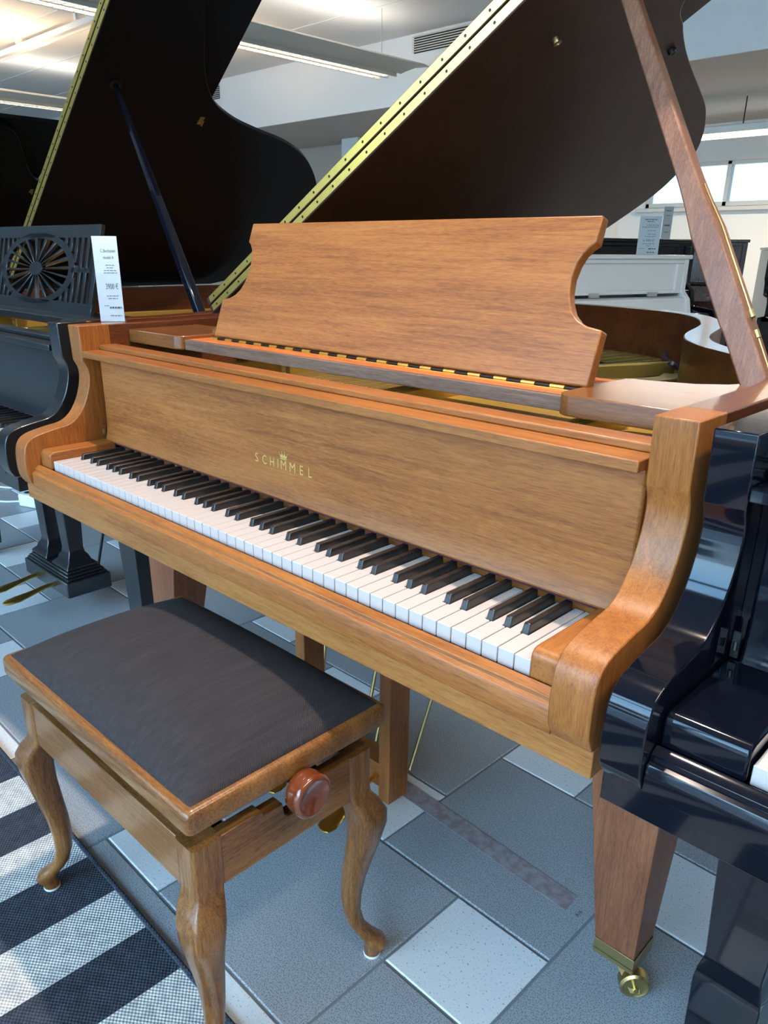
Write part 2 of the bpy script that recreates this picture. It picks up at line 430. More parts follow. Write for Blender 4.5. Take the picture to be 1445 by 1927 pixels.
# seams of the ceiling panels
b = MB()
for y in (1.2, 2.35, 3.2, 4.16, 5.08):
    b.box(-12.8, 6.0, y - 0.008, y + 0.008, ZC - 0.006, ZC)
struct(b.build('trim_3', 'white_lacquer', smooth=False))
# shop front behind the camera: frame, panes
b = MB()
b.box(-12.8, -12.4, YF - 0.15, YF, 0, ZC); b.box(5.4, 6.0, YF - 0.15, YF, 0, ZC); b.box(-12.4, 5.4, YF - 0.15, YF, 3.0, ZC)
b.box(-12.4, 5.4, YF - 0.15, YF, 0.0, 0.12)
struct(b.build('wall_front', 'wall_paint', smooth=False))
b = MB()
for x in (-12.4, -10.6, -9.0, -7.4, -5.8, -4.2, -2.6, -1.0, 0.6, 2.2, 3.74, 5.34): b.box(x, x + .06, YF - 0.08, YF, .12, 3.0)
b.box(-12.4, 5.4, YF - 0.08, YF, 2.35, 2.41)
struct(b.build('window_2', 'dark_metal', bevel=.004))
struct(MB().box(-12.4, 5.4, YF - 0.04, YF - 0.034, .12, 3.0).build('window_glazing', 'glass'))
# outside: pavement and the building over the street
struct(MB().box(-30, 30, -30, YF - 0.16, -0.25, -0.08).build('ground', 'asphalt', smooth=False))
bd = thing('street_building', 'pale building with rows of windows across the street', 'building', (0, -17, -.08))
MB().box(-16, 14, -20, -17, -.08, 5.2).build('wall', 'facade', bd)
for k in range(12):
    for z in (0.6, 3.0):
        b = MB(); b.box(-15 + k * 2.4, -13.8 + k * 2.4, -17.02, -16.9, z, z + 1.4); b.build('window', 'dark_metal', bd)
# daylight seen through the far window: neighbouring white wall
o = MB().box(-9, 7, 13.0, 13.2, -.1, 4.4).build('neighbour_wall', 'facade_blue'); tag(o, 'bright wall seen outside the far strip window', 'wall')

# ------------------------------------------------------------------ rug
ru = thing('striped_rug', 'flat woven rug with charcoal and cream stripes under the stool front legs', 'rug', (0.4, -0.19, 0), R_(-1.6))
b = MB(); Lr = 2.1
Z = lambda y: y - 0.19
edges = [0.4 + k * 0.1195 for k in range(-16, 14)]
c, s_ = math.cos(R_(-1.6)), math.sin(R_(-1.6))
RM = Matrix.Translation((0.4, -0.19, 0)) @ Matrix.Rotation(R_(-1.6), 4, 'Z')
xs = [(-0.0395 - 0.1195 * 12) + 0.1195 * k for k in range(27)]
for k in range(26):
    b.X = RM; b.mi(k % 2)
    b.box(xs[k], xs[k + 1], -Lr, -0.010, 0.0006, 0.0045)
b.build('rug_field', ['rug_dark', 'rug_light'], ru, smooth=False)
b = MB(); b.X = RM
for yy in (-0.006, -Lr - 0.004):
    b.tube([(xs[0], yy, 0.0050), (xs[-1], yy, 0.0050)], 0.0048, 8)
for xx in (xs[0], xs[-1]):
    b.tube([(xx, -0.006, 0.0050), (xx, -Lr, 0.0050)], 0.0048, 8)
b.build('rug_binding', 'rug_dark', ru)

# ------------------------------------------------------------------ grand pianos
KP = 0.0235
WI = 52 * KP
ARM = catmull([(-.028, .6645), (-.0385, .684), (-.041, .712), (-.038, .744), (-.029, .762), (-.014, .772), (.008, .778), (.035, .783), (.066, .788),
               (.088, .800), (.105, .820), (.118, .845), (.127, .875), (.128, .900), (.119, .921)], 4) + [(.117, .9972)]
RIM = [(1.322, .187), (1.322, .30), (1.320, .42), (1.302, .53), (1.258, .63), (1.192, .712), (1.126, .775), (1.075, .822), (1.02, .895), (.979, .976), (.949, 1.062),
       (.911, 1.204), (.878, 1.299), (.819, 1.422), (.745, 1.528), (.652, 1.604), (.54, 1.655), (.40, 1.69), (.25, 1.70), (.09, 1.665), (-.03, 1.59), (-.085, 1.49), (-.1, 1.38), (-.1, 1.2), (-.1, .9), (-.1, .187)]
LID_MAIN = [(1.435, .51), (1.435, .60), (1.39, .68), (1.30, .775), (1.15, .867), (1.11, .944), (1.083, 1.008), (1.057, 1.081), (1.02, 1.201), (.979, 1.338), (.947, 1.421),
            (.894, 1.528), (.83, 1.623), (.765, 1.680), (.64, 1.748), (.454, 1.772), (.30, 1.77), (.15, 1.72), (.05, 1.62), (0.0, 1.50)]
LID_BLACK = [(1.42, .587), (1.42, .70), (1.36, .82), (1.22, .90), (1.09, .965), (.99, 1.046), (.928, 1.159), (.89, 1.29), (.854, 1.444), (.796, 1.575), (.711, 1.681),
             (.624, 1.755), (.545, 1.790), (.40, 1.80), (.2, 1.76), (.06, 1.66), (0.0, 1.52)]

def black_notes():
    out = []
    for n in range(88):
        o = (n + 9) % 12
        if o in (1, 3, 6, 8, 10): out.append(n)
    return out
BL = set(black_notes())
def key_layout():
    whites = []; blacks = []; w = 0
    offs = {1: -0.0022, 3: 0.0022, 6: -0.003, 8: 0.0, 10: 0.003}
    for n in range(88):
        o = (n + 9) % 12
        if n in BL: blacks.append(w * KP + offs[o])
        else: whites.append(w * KP); w += 1
    return whites, blacks
WH, BK = key_layout()

def grand(name, label, dx, dy, cfg, dz=0.0):
    root = thing(name, label, 'grand piano', (dx + .611, dy + .8, 0), 0)
    P = Matrix.Translation((dx, dy, 0))
    wx, wy, wz = cfg['wood']; lidm = cfg['lid']; inner = cfg['inner']
    XO = cfg.get('xo', -.1); XI = cfg.get('xi', -.05)
    def mb(): b = MB(); b.X = P; return b
    def bld(b, n, m, par=root, **k): return b.build(n, m, par, **k)
    # cheeks / arms, one mesh each
    prof = ARM + [(.19, .9972), (.19, .6645)]
    for x0, x1 in ((XO, XI), (1.272, 1.322)):
        b = mb(); b.prism(prof, lambda y, z: (x0, y, z), lambda y, z: (x1, y, z))
        bld(b, 'arm', cfg['armwood'], bevel=.0018)
    # rim
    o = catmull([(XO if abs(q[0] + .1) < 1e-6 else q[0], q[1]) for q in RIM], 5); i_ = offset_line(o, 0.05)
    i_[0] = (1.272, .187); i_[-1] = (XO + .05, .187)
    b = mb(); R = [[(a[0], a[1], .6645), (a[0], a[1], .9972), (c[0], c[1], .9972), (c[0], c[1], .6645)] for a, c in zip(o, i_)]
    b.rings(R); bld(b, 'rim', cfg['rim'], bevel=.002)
    # key bed
    b = mb(); b.box(XO, 1.322, -.0245, .46, .6285, .6640); bld(b, 'key_bed', cfg['bed'], bevel=.0012)
    # key slip
    sl = [(-.0305, .6642), (-.0305, .6930), (-.0285, .6965), (-.0235, .6985), (-.0225, .7045), (-.0165, .7085), (-.0110, .7105), (-.0050, .7060), (-.0045, .6642)]
    b = mb(); b.prism(sl, lambda y, z: (XI + .0005, y, z), lambda y, z: (1.2715, y, z)); bld(b, 'key_slip', wx, bevel=.0008)
    # key blocks
    kb = [(-.0060, .706), (-.0060, .733)] + [(.006 - .012 * math.cos(t), .733 + .0115 * math.sin(t)) for t in (R_(30), R_(60), R_(90))] + [(.150, .7445), (.150, .706)]
    for x0, x1 in ((XI + .001, -.0015), (WI + .0015, 1.2715)):
        b = mb(); b.prism(kb, lambda y, z: (x0, y, z), lambda y, z: (x1, y, z)); bld(b, 'key_block', wy, bevel=.003)
    # floor of key well
    b = mb(); b.box(-.0495, 1.2715, -.004, .19, .6642, .6900); bld(b, 'key_frame', 'black_satin')
    # keys
    for k, x in enumerate(WH):
        g = .00085
        x0, x1 = x + g, x + KP - g
        l, r = x0, x1
        for c in BK:
            if abs(c - x) < .009: l = max(l, c + .0062)
            if abs(c - (x + KP)) < .009: r = min(r, c - .0062)
        pts = [(x0, 0), (x1, 0), (x1, .0500), (r, .0500), (r, .158), (l, .158), (l, .0500), (x0, .0500)]
        cl = []
        for q in pts:
            if not cl or (Vector(q) - Vector(cl[-1])).length > 1e-5: cl.append(q)
        b = mb(); b.prism(cl, lambda x, y: (x, y, .7035), lambda x, y: (x, y, .7250))
        ob = bld(b, 'white_key', 'white_key', bevel=.0007 if cfg.get('fine') else 0, seg=1, smooth=False)
    for c in BK:
        b = mb()
        b.hexa([(c - .0055, .0500, .7200), (c + .0055, .0500, .7200), (c + .0055, .154, .7200), (c - .0055, .154, .7200)],
               [(c - .0045, .0555, .7370), (c + .0045, .0555, .7370), (c + .0045, .154, .7370), (c - .0045, .154, .7370)])
        bld(b, 'black_key', 'black_key', bevel=.0014 if cfg.get('fine') else 0)
    # felt strip at the back of the keys
    b = mb(); b.box(XI + .016 if cfg.get('felt') else 0, WI, .1475, .154, .7385, .7425); bld(b, 'name_board_felt', cfg.get('felt', 'felt_purple'))
    # fallboard: slightly hollow panel
    n = 16; fp = []
    for k in range(n + 1):
        t = k / n; z = .7425 + t * (.9295 - .7425)
        y = .1505 - .012 * math.exp(-t * 9) * 0.8 + 0.006 * t * t * 0
        fp.append((y, z))
    fp += [(.166, .9295), (.166, .7425)]
    b = mb(); b.prism(fp, lambda y, z: (XI + .014, y, z), lambda y, z: (1.258, y, z)); bld(b, 'fallboard', wx, bevel=.004)
    # infill behind the fallboard ends
    b = mb(); b.box(XI + .0005, 1.2715, .168, .186, .70, .9295); bld(b, 'fallboard_rail', wx)
    # small hinge at the fallboard corner
    for xh in (XI + .007, 1.265):
        b = mb(); b.box(xh - .004, xh + .004, .1455, .149, .748, .778); b.tube([(xh, .1450, .758), (xh, .1450, .768)], .0028, 8)
        bld(b, 'fallboard_hinge', cfg.get('fhinge', 'brass_dull'))
    # ledge and shelf board over the fallboard
    b = mb(); b.box(XI + .001, 1.2625, .1165, .172, .9300, .9440); bld(b, 'fallboard_ledge', wx, bevel=.0015)
    b = mb(); b.box(XI + .001, 1.2710, .160, .200, .9442, .9545); bld(b, 'top_rail', wx, bevel=.002)
    # side plates
    def plate(xa, xb, inner_x, nm):
        sgn = 1 if inner_x > xa else -1
        yf, yb = (.236 if sgn > 0 else .226), .425
        r = .022
        pts = [(xa, yf)]
        cx = inner_x - sgn * r
        for t in range(0, 91, 15): pts.append((cx + sgn * r * math.sin(R_(t)), yf + r - r * math.cos(R_(t))))
        pts += [(inner_x, .330), (inner_x + (-sgn) * .004, yb - .01)]
        if sgn < 0: pts += [(1.13, .424), (1.18, .440), (1.215, .470), (1.235, .51), (xa, .53)]
        else: pts += [(xa, yb)]
        b = mb(); b.prism(pts, lambda x, y: (x, y, .9550), lambda x, y: (x, y, .9835)); bld(b, nm, cfg['plate'], bevel=.002)
    if cfg.get('desk') != 'none':
        plate(-.0492, 0, .160, 'side_plate'); plate(1.2712, 0, 1.083, 'side_plate')
    if cfg.get('desk') == 'solid':
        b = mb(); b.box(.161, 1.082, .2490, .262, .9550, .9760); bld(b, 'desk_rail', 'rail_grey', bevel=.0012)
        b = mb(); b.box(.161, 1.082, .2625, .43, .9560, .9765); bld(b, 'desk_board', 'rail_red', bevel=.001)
        b = mb()
        b.mi(0); b.box(.200, 1.085, .2875, .2935, .9768, .9780)
        for k in range(36):
            x = .202 + k * .0245; b.mi(k % 2); b.tube([(x + .0006, .2905, .9800), (x + .0239, .2905, .9800)], .0030 if k % 2 == 0 else .0022, 8)
        bld(b, 'desk_hinge', ['brass', 'dark_metal'])
        t = R_(20); cx = .6465
        half = [(.396, .236), (.397, .198), (.389, .1925), (.381, .183), (.3755, .169), (.373, .150), (.3755, .131), (.381, .115), (.390, .100), (.402, .090), (.418, .083), (.4425, .079), (.444, 0.0)]
        pts = [(x, v) for x, v in half] + [(-x, v) for x, v in reversed(half)]
        f = lambda off: (lambda x, v: (cx + x, .295 + v * math.sin(t) + off * math.cos(t), .984 + v * math.cos(t) - off * math.sin(t)))
        b = mb(); b.prism(pts, f(0), f(.019)); bld(b, 'music_desk', cfg['deskwood'], bevel=.0025)
        b = mb(); b.tube([(cx, .43, .977), (cx, .38, 1.10)], .004, 8); b.box(cx - .02, cx + .02, .42, .44, .9766, .980); bld(b, 'desk_prop', 'brass_dull')
    if cfg.get('desk') == 'wheel':
        t = R_(15); cx = .575
        def fw_(x, v, off=0): return (cx + x, .375 + v * math.sin(t) + off * math.cos(t), .975 + v * math.cos(t) - off * math.sin(t))
        b = mb(); hw, h = .388, .250; th_ = .012
        def bar(pts):
            b.prism(pts, lambda x, v: fw_(x, v, 0), lambda x, v: fw_(x, v, th_))
        bar([(-hw, h - .036), (hw, h - .036), (hw, h), (-hw, h)]); bar([(-hw, 0), (hw, 0), (hw, .034), (-hw, .034)])
        for s2 in (-1, 1):
            a = [(s2 * hw, .034), (s2 * hw, h - .036), (s2 * (hw - .032), h - .036), (s2 * (hw - .032), .034)]; bar(a)
            bar([(s2 * .24, .118), (s2 * (hw - .03), .118), (s2 * (hw - .03), .132), (s2 * .24, .132)])
        ew, eh, cv = .258, .1065, .124; wo = .008
        k = -hw + .05
        while k < hw - .03:
            d = 1 - (k / ew) ** 2
            if d > 0:
                e = eh * math.sqrt(d)
                if cv - e > .036: bar([(k, .033), (k + .016, .033), (k + .016, cv - e + .008), (k, cv - e + .008)])
                if cv + e < h - .038: bar([(k, cv + e - .008), (k + .016, cv + e - .008), (k + .016, h - .034), (k, h - .034)])
            else:
                bar([(k, .033), (k + .016, .033), (k + .016, h - .034), (k, h - .034)])
            k += .0345
        def el(a, rx, ry): return (rx * math.cos(a), cv + ry * math.sin(a))
        NN = 48; ro = []
        for q in range(NN):
            a = 2 * PI * q / NN
            p1 = el(a, ew, eh); p2 = el(a, ew - .036, eh - .017)
            ro.append([fw_(*p1, 0), fw_(*p1, th_), fw_(*p2, th_), fw_(*p2, 0)])
        b.rings(ro, cap=False, closed=True)
        bar([el(2 * PI * q / 24, .046, .020) for q in range(24)])
        for q in range(20):
            a = 2 * PI * q / 20 + .08; w0 = .055 if q % 10 not in (0,) else .05
            p = [el(a - w0 * .9, .043, .019), el(a + w0 * .9, .043, .019), el(a + w0 * .75, ew - .03, eh - .014), el(a - w0 * .75, ew - .03, eh - .014)]
            bar(p)
        bld(b, 'music_desk', 'black_satin', bevel=.0012, seg=1)
        b = mb(); b.box(.16, 1.082, .30, .45, .955, .976); bld(b, 'desk_board', 'black_satin', bevel=.002)
    # iron plate with struts, strings and pins
    io = [(x, y) for x, y in offset_line(o, 0.052)]
    pl = [(1.268, .215)] + io[2:-2] + [(-.046, .215)]
    b = mb(); b.prism(pl, lambda x, y: (x, y, .800), lambda x, y: (x, y, .815)); bld(b, 'soundboard', 'soundboard')
    b = mb()
    b.prism([(-.046, .30), (1.268, .30), (1.268, .42), (1.19, .60), (1.05, .72), (.9, .78), (.6, .74), (.2, .76), (-.046, .80)], lambda x, y: (x, y, .872), lambda x, y: (x, y, .884))
    b.prism([(-.046, .206), (1.268, .206), (1.268, .30), (-.046, .30)], lambda x, y: (x, y, .862), lambda x, y: (x, y, .876))
    for xs_, xe, yb in ((.70, .74, .36), (1.06, 1.10, .36), (.24, .27, .36)):
        b.box(xs_, xs_ + .012, .206, .44, .88, .934)
    b.box(.722, 1.262, .30, .66, .8841, .905); b.box(.722, .730, .30, .60, .90, .932); b.box(1.075, 1.083, .30, .60, .90, .932)
    # hollow arms of the frame running to the tail
    for (xa, ya, xb, yb2) in ((.26, .44, .12, 1.5), (.64, .60, .80, 1.20)):
        b.hexa([(xa, ya, .872), (xa + .02, ya, .872), (xb + .02, yb2, .872), (xb, yb2, .872)], [(xa, ya, .93), (xa + .02, ya, .93), (xb + .02, yb2, .91), (xb, yb2, .91)])
    st = catmull([(1.02, .80), (1.00, .92), (.93, 1.08), (.86, 1.25), (.78, 1.40), (.64, 1.52), (.45, 1.60), (.2, 1.60), (.02, 1.50)], 4)
    st2 = offset_line(st, 0.06)
    b.rings([[(a[0], a[1], .84), (a[0], a[1], .872), (c[0], c[1], .872), (c[0], c[1], .84)] for a, c in zip(st, st2)])
    cv_ = catmull([(.70, .80), (.79, .85), (.87, .93), (.905, 1.02), (.89, 1.10)], 5); cw = offset_line(cv_, .05)
    b.rings([[(a[0], a[1], .872), (a[0], a[1], .898), (c[0], c[1], .898), (c[0], c[1], .872)] for a, c in zip(cv_, cw)])
    bld(b, 'iron_plate', 'gold_plate', bevel=.004)
    if cfg.get('fine') and cfg.get('lid_open', True):
        b = mb(); b.tube(catmull([(.70, 1.40, .90), (.77, 1.26, .90), (.86, 1.16, .90), (.93, 1.02, .90)], 4), .009, 8); bld(b, 'string_felt', 'felt_purple')
        b = mb(); b.lathe([(.010, 0), (.012, .006), (.007, .012), (.001, .014)], (.84, 1.13, .906), (0, 0, 1), 14); bld(b, 'frame_bolt', 'steel')
    b = mb()
    for k in range(40):
        x = .0 + k * .0172; 
        for q in (0, 1, 2):
            b.tube([(x, .32 + .022 * q, .874), (x, .32 + .022 * q, .905)], .0034, 5)
    ob = bld(b, 'tuning_pins', 'dark_metal'); ob['kind'] = 'stuff'
    b = mb()
    for k in range(84):
        t = k / 83; xa = .02 + t * 1.18; e = st[int(t * (len(st) - 1) * .999)]
        ex, ey = st[len(st) - 1 - int(t * (len(st) - 1))][:2]
        b.tube([(xa, .40, .896), (ex - .03, ey - .02, .880)], .0010, 4)
    ob = bld(b, 'strings', 'steel'); ob['kind'] = 'stuff'
    # lid, front flap, hinges
    ang = R_(cfg['angle']); hx = -.1132; hz = 1.0
    ca, sa = math.cos(ang), math.sin(ang)
    def LP(s, y, off): return (hx + s * ca - off * sa, y, hz + s * sa + off * ca)
    lo = catmull(cfg['lidout'], 5); ly = cfg['lidout'][0][1]
    lp = [(0, ly)] + lo
    if cfg.get('lid_open', True):
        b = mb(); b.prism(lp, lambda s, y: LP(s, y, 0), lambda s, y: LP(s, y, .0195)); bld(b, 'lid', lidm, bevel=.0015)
        fb = cfg['flap']; sw = cfg['lidout'][0][0]
        b = mb(); b.prism([(0, ly), (sw, ly), (sw, fb), (0, fb)], lambda s, y: LP(s, y, .0225), lambda s, y: LP(s, y, .042)); bld(b, 'front_flap', lidm, bevel=.0015)
        for (o0, o1) in ((.0030, .0185), (.0245, .0400)):
            b = mb(); b.mi(0)
            b.prism([(.012, o0), (sw - .012, o0), (sw - .012, o1), (.012, o1)], lambda s, q: LP(s, ly - .0012, q), lambda s, q: LP(s, ly + .0005, q))
            b.mi(1)
            k = .035
            while k < sw - .03:
                cc = [(k + .0028 * math.cos(2 * PI * q / 8), (o0 + o1) / 2 + .0028 * math.sin(2 * PI * q / 8)) for q in range(8)]
                b.prism(cc, lambda s, q: LP(s, ly - .0016, q), lambda s, q: LP(s, ly - .0010, q)); k += .056
            bld(b, 'piano_hinge', [cfg['hinge'], 'dark_metal'], smooth=False)
        for (s, y) in ((1.004, .66), (1.06, .996)):
            if cfg.get('bumpers', True):
                b = mb(); nrm = Vector((sa, 0, -ca)); b.lathe([(.0085, -.001), (.0085, .005), (.0075, .009), (.004, .0092), (.003, .006)], LP(s, y, 0), nrm, 16); bld(b, 'lid_bumper', 'brass_dull' if y < .8 else 'dark_metal')
        if cfg.get('latch'):
            s_l, y_l = cfg['latch']; b = mb()
            b.prism([(s_l - .016, y_l - .009), (s_l + .016, y_l - .009), (s_l + .016, y_l + .009), (s_l - .016, y_l + .009)], lambda s, y: LP(s, y, -.002), lambda s, y: LP(s, y, .001))
            b.tube([LP(s_l - .009, y_l, -.002), LP(s_l - .009, y_l, -.013), LP(s_l + .009, y_l, -.013), LP(s_l + .009, y_l, -.002)], .003, 6)
            bld(b, 'lid_latch', 'brass_dull')
        # prop stick
        A = Vector(cfg['stick'][0]); Bv = Vector(LP(*cfg['stick'][1], 0))
        d = (Bv - A).normalized(); w = Vector((0, 1, 0)); w = (w - d * w.dot(d)).normalized(); u = d.cross(w)
        Lk = (Bv - A).length; b = mb(); R = []
        for tt, hw_, hd in cfg['stickprof']:
            p = A + d * (tt * Lk)
            R.append([p + u * hw_ + w * hd, p - u * hw_ + w * hd, p - u * hw_ - w * hd, p + u * hw_ - w * hd])
        b.rings(R); sk = bld(b, 'prop_stick', cfg['stickmat'], bevel=.003)
        if cfg.get('fine'):
            b = mb()
            side = u if u.x > 0 else -u
            Q = lambda t_, o_: A + d * (t_ * Lk) + side * o_
            b.tube([Q(.17, .0202), Q(.36, .0202), Q(.42, .0166), Q(.455, .0156)], .0017, 6); b.tube([Q(.03, .0186), Q(.125, .0190)], .0017, 6)
            b.tube([Q(.160, .0205), Q(.176, .0205)], .0045, 8); b.tube([Q(.118, .0192), Q(.134, .0192)], .0045, 8)
            bld(b, 'stick_rod', 'brass_dull', sk)
        b = mb(); b.lathe([(.018, -.001), (.018, .004), (.012, .006), (.009, .006)], LP(*cfg['stick'][1], 0), Vector((sa, 0, -ca)), 20); bld(b, 'prop_cup', 'dark_metal')
        b = mb(); b.box(A.x - .026, A.x + .01, A.y - .02, A.y + .05, .905, .955); bld(b, 'prop_bracket', 'brass_dull', bevel=.001)
    else:
        pass
    # legs with casters
    if cfg.get('legs') == 'tapered':
        spec = [((1.226, 1.293, .281, .348), (1.150, 1.300, .275, .415)), ((-.071, -.004, .240, .307), (-.078, .072, .240, .375)), ((.45, .52, 1.42, 1.49), (.41, .56, 1.38, 1.53))]
        for (a, c) in spec:
            b = mb(); zt = .6284 if c[3] < 1 else .6640
            b.hexa([(a[0], a[2], .068), (a[1], a[2], .068), (a[1], a[3], .068), (a[0], a[3], .068)], [(c[0], c[2], zt), (c[1], c[2], zt), (c[1], c[3], zt), (c[0], c[3], zt)])
            lg = bld(b, 'leg', cfg['legwood'], bevel=.0015)
            mx_, my = (a[0] + a[1]) / 2, (a[2] + a[3]) / 2
            b = mb(); g = .002
            zt2, zb2 = .088, .066
            for (q0, q1) in (((a[0] - g, a[2] - g), (a[1] + g, a[2] - g)), ((a[1] + g, a[2] - g), (a[1] + g, a[3] + g)), ((a[1] + g, a[3] + g), (a[0] - g, a[3] + g)), ((a[0] - g, a[3] + g), (a[0] - g, a[2] - g))):
                b.hexa([(q0[0], q0[1], zb2), (q1[0], q1[1], zb2), (q1[0] * .98 + mx_ * .02, q1[1] * .98 + my * .02, zb2), (q0[0] * .98 + mx_ * .02, q0[1] * .98 + my * .02, zb2)],
                       [(q0[0], q0[1], zt2), (q1[0], q1[1], zt2), (q1[0] * .98 + mx_ * .02, q1[1] * .98 + my * .02, zt2), (q0[0] * .98 + mx_ * .02, q0[1] * .98 + my * .02, zt2)])
            b.box(a[0] - g, a[1] + g, a[2] - g, a[3] + g, .058, .068)
            # fork, turned on its swivel
            wc = Vector((mx_ + .034, my - .016, .0258)); ax = Vector((.62, -.78, 0)).normalized(); tg = Vector((.78, .62, 0))
            tp = Vector((mx_ + .004, my - .002, .060))
            for sg in (-1, 1):
                lo4 = []; hi4 = []
                for (q, off) in (((-.008), .0135), ((.008), .0135), ((.008), .0160), ((-.008), .0160)):
                    lo4.append(wc + tg * q + ax * (sg * off) + Vector((0, 0, -.008)))
                    hi4.append(tp + tg * (q * 2.6) + ax * (sg * off))
                b.hexa(lo4, hi4)
            b.lathe([(.014, .050), (.018, .058)], (tp.x, tp.y, 0), (0, 0, 1), 16)
            cs = bld(b, 'caster', 'brass_dull', lg, bevel=.001)
            # sub-part wheel stays under the leg
            b = mb(); b.lathe([(.006, -.012), (.016, -.010), (.021, -.012), (.0255, -.009), (.0255, .009), (.021, .012), (.016, .010), (.006, .012)], wc, ax, 28)
            b.tube([wc - ax * .0185, wc + ax * .0185], .0045, 10)
            bld(b, 'caster_wheel', 'brass_dull', lg)
    if cfg.get('legs') == 'spade':
        sz_ = cfg.get('spade', .13)
        for (cx_, cy_) in cfg['legpos']:
            b = mb()
            def sq(z, h, r=0): return [(cx_ - h, cy_ - h, z), (cx_ + h, cy_ - h, z), (cx_ + h, cy_ + h, z), (cx_ - h, cy_ + h, z)]
            b.rings([sq(.6284, .056), sq(.57, .056), sq(.55, .050), sq(sz_ + .045, .037), sq(sz_ + .035, .0385), sq(sz_ + .020, .042), sq(sz_ + .008, .0435), sq(sz_, .0445), sq(.052, .041), sq(.05, .03)])
            lg = bld(b, 'leg', cfg['legwood'], bevel=.0015)
            b = mb(); b.lathe([(.008, -.012), (.024, -.011), (.025, 0), (.024, .011), (.008, .012)], (cx_, cy_, .0252), (0, 1, 0), 20); b.box(cx_ - .01, cx_ + .01, cy_ - .017, cy_ + .017, .026, .051)
            bld(b, 'caster', 'brass_dull', lg)
    # lyre
    if cfg.get('lyre') == 'posts':
        b = None
        for x0 in (.386, .660):
            b = mb(); b.box(x0, x0 + .032, .340, .402, .012, .6284); bld(b, 'lyre_post', wz, bevel=.0015)
        b = mb(); b.box(.4185, .6595, .345, .398, .040, .10); bld(b, 'lyre_box', wx, bevel=.002)
        for px in (.48, .56, .655):
            b = mb()
            R = []
            for (y, hw_, z, h) in ((.350, .007, .070, .004), (.30, .007, .066, .004), (.27, .010, .060, .004), (.235, .013, .052, .0045), (.205, .020, .047, .005), (.180, .023, .044, .005), (.163, .017, .043, .004), (.158, .006, .043, .003)):
                R.append([(px + hw_ * math.cos(2 * PI * q / 12) + (.3 - y) * .12, y, z + h * math.sin(2 * PI * q / 12)) for q in range(12)])
            b.rings(R); bld(b, 'pedal', 'brass')
        for (xa, xb) in ((.40, .30), (.55, .53), (.59, .57), (.70, .745)):
            b = mb(); b.tube([(xa, .40, .08), (xb, .56, .6284)], .0042, 8); bld(b, 'lyre_brace', 'brass_dull')
    if cfg.get('lyre') == 'carved':
        c0 = .611
        b = mb()
        b.box(c0 - .165, c0 + .165, .275, .43, .075, .130)
        b.box(c0 - .158, c0 + .158, .282, .423, .130, .138)
        for zz, h, w_ in ((.138, .15, .066), (.146, .14, .060)):
            b.box(c0 - h, c0 + h, .352 - w_, .352 + w_, zz, zz + .009)
        bld(b, 'lyre_box', 'black_satin', bevel=.004)
        for x0 in (c0 - .088, c0 + .072):
            b = mb()
            def sq(z, h, k): return [(x0 - h, .352 - k, z), (x0 + h, .352 - k, z), (x0 + h, .352 + k, z), (x0 - h, .352 + k, z)]
            b.rings([sq(.155, .060, .055), sq(.163, .058, .053), sq(.175, .044, .040), (sq(.19, .038, .035)), sq(.20, .030, .028), sq(.215, .026, .026), sq(.45, .034, .034), sq(.50, .036, .034), sq(.515, .046, .040), sq(.6284, .046, .040)])
            bld(b, 'lyre_post', 'black_satin', bevel=.003)
        for px in (c0 - .055, c0 + .062):
            b = mb(); R = []
            for (y, hw_, z, h) in ((.277, .009, .098, .007), (.25, .010, .098, .007), (.215, .012, .092, .007), (.18, .017, .086, .008), (.15, .023, .082, .008), (.12, .020, .080, .007), (.105, .008, .080, .004)):
                R.append([(px + hw_ * math.cos(2 * PI * q / 12), y, z + h * math.sin(2 * PI * q / 12)) for q in range(12)])
            b.rings(R); bld(b, 'pedal', 'brass')
        b = mb(); b.tube([(c0 + .13, .40, .13), (c0 + .17, .52, .6284)], .005, 8); bld(b, 'lyre_brace', 'dark_metal')
    return root, P

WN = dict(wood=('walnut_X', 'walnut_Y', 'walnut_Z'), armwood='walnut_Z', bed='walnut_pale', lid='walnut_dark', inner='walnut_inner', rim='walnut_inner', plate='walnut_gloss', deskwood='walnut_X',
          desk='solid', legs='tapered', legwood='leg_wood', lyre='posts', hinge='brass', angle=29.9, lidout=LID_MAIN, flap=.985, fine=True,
          stick=((1.262, .485, .965), (1.156, .616)), stickmat='stick_wood',
          stickprof=[(0, .014, .0165), (.04, .0185, .0175), (.155, .0185, .0175), (.165, .0198, .0180), (.36, .0198, .0180), (.42, .0160, .0160), (.48, .0145, .0140), (.98, .0115, .0110), (1.0, .006, .006)])
main, PM = grand('grand_piano', 'walnut brown grand piano with a plain shaped wooden music desk and open lid', 0, 0, WN)
def part(b, n, m, par=main, **k): return b.build(n, m, par, **k)
# lettering on the fallboard
b = MB(); letters = 'SCHIMMEL'; cx = [.5265, .549, .5705, .587, .6025, .6265, .6505, .6725]
for L, x in zip(letters, cx):
    w = {'S': .0085, 'C': .0120, 'H': .0110, 'I': .0022, 'M': .0145, 'E': .0085, 'L': .0080}[L]
    add_text(b, L, .02, (x, .1500, .7975), (1, 0, 0), (0, 0, 1), (0, -1, 0), width=w, height=.0165, extr=.0004)
part(b, 'maker_lettering', 'gold_letter', smooth=False)
b = MB(); add_text(b, 'BRAUNSCHWEIG', .01, (.599, .1500, .7893), (1, 0, 0), (0, 0, 1), (0, -1, 0), width=.066, height=.0036, extr=.0004)
part(b, 'place_lettering', 'gold_letter', smooth=False)
b = MB()
c0, z0 = .6028, .8155
out = [(-.0085, 0), (.0085, 0), (.0085, .0022), (-.0085, .0022)]
y_ = .1496
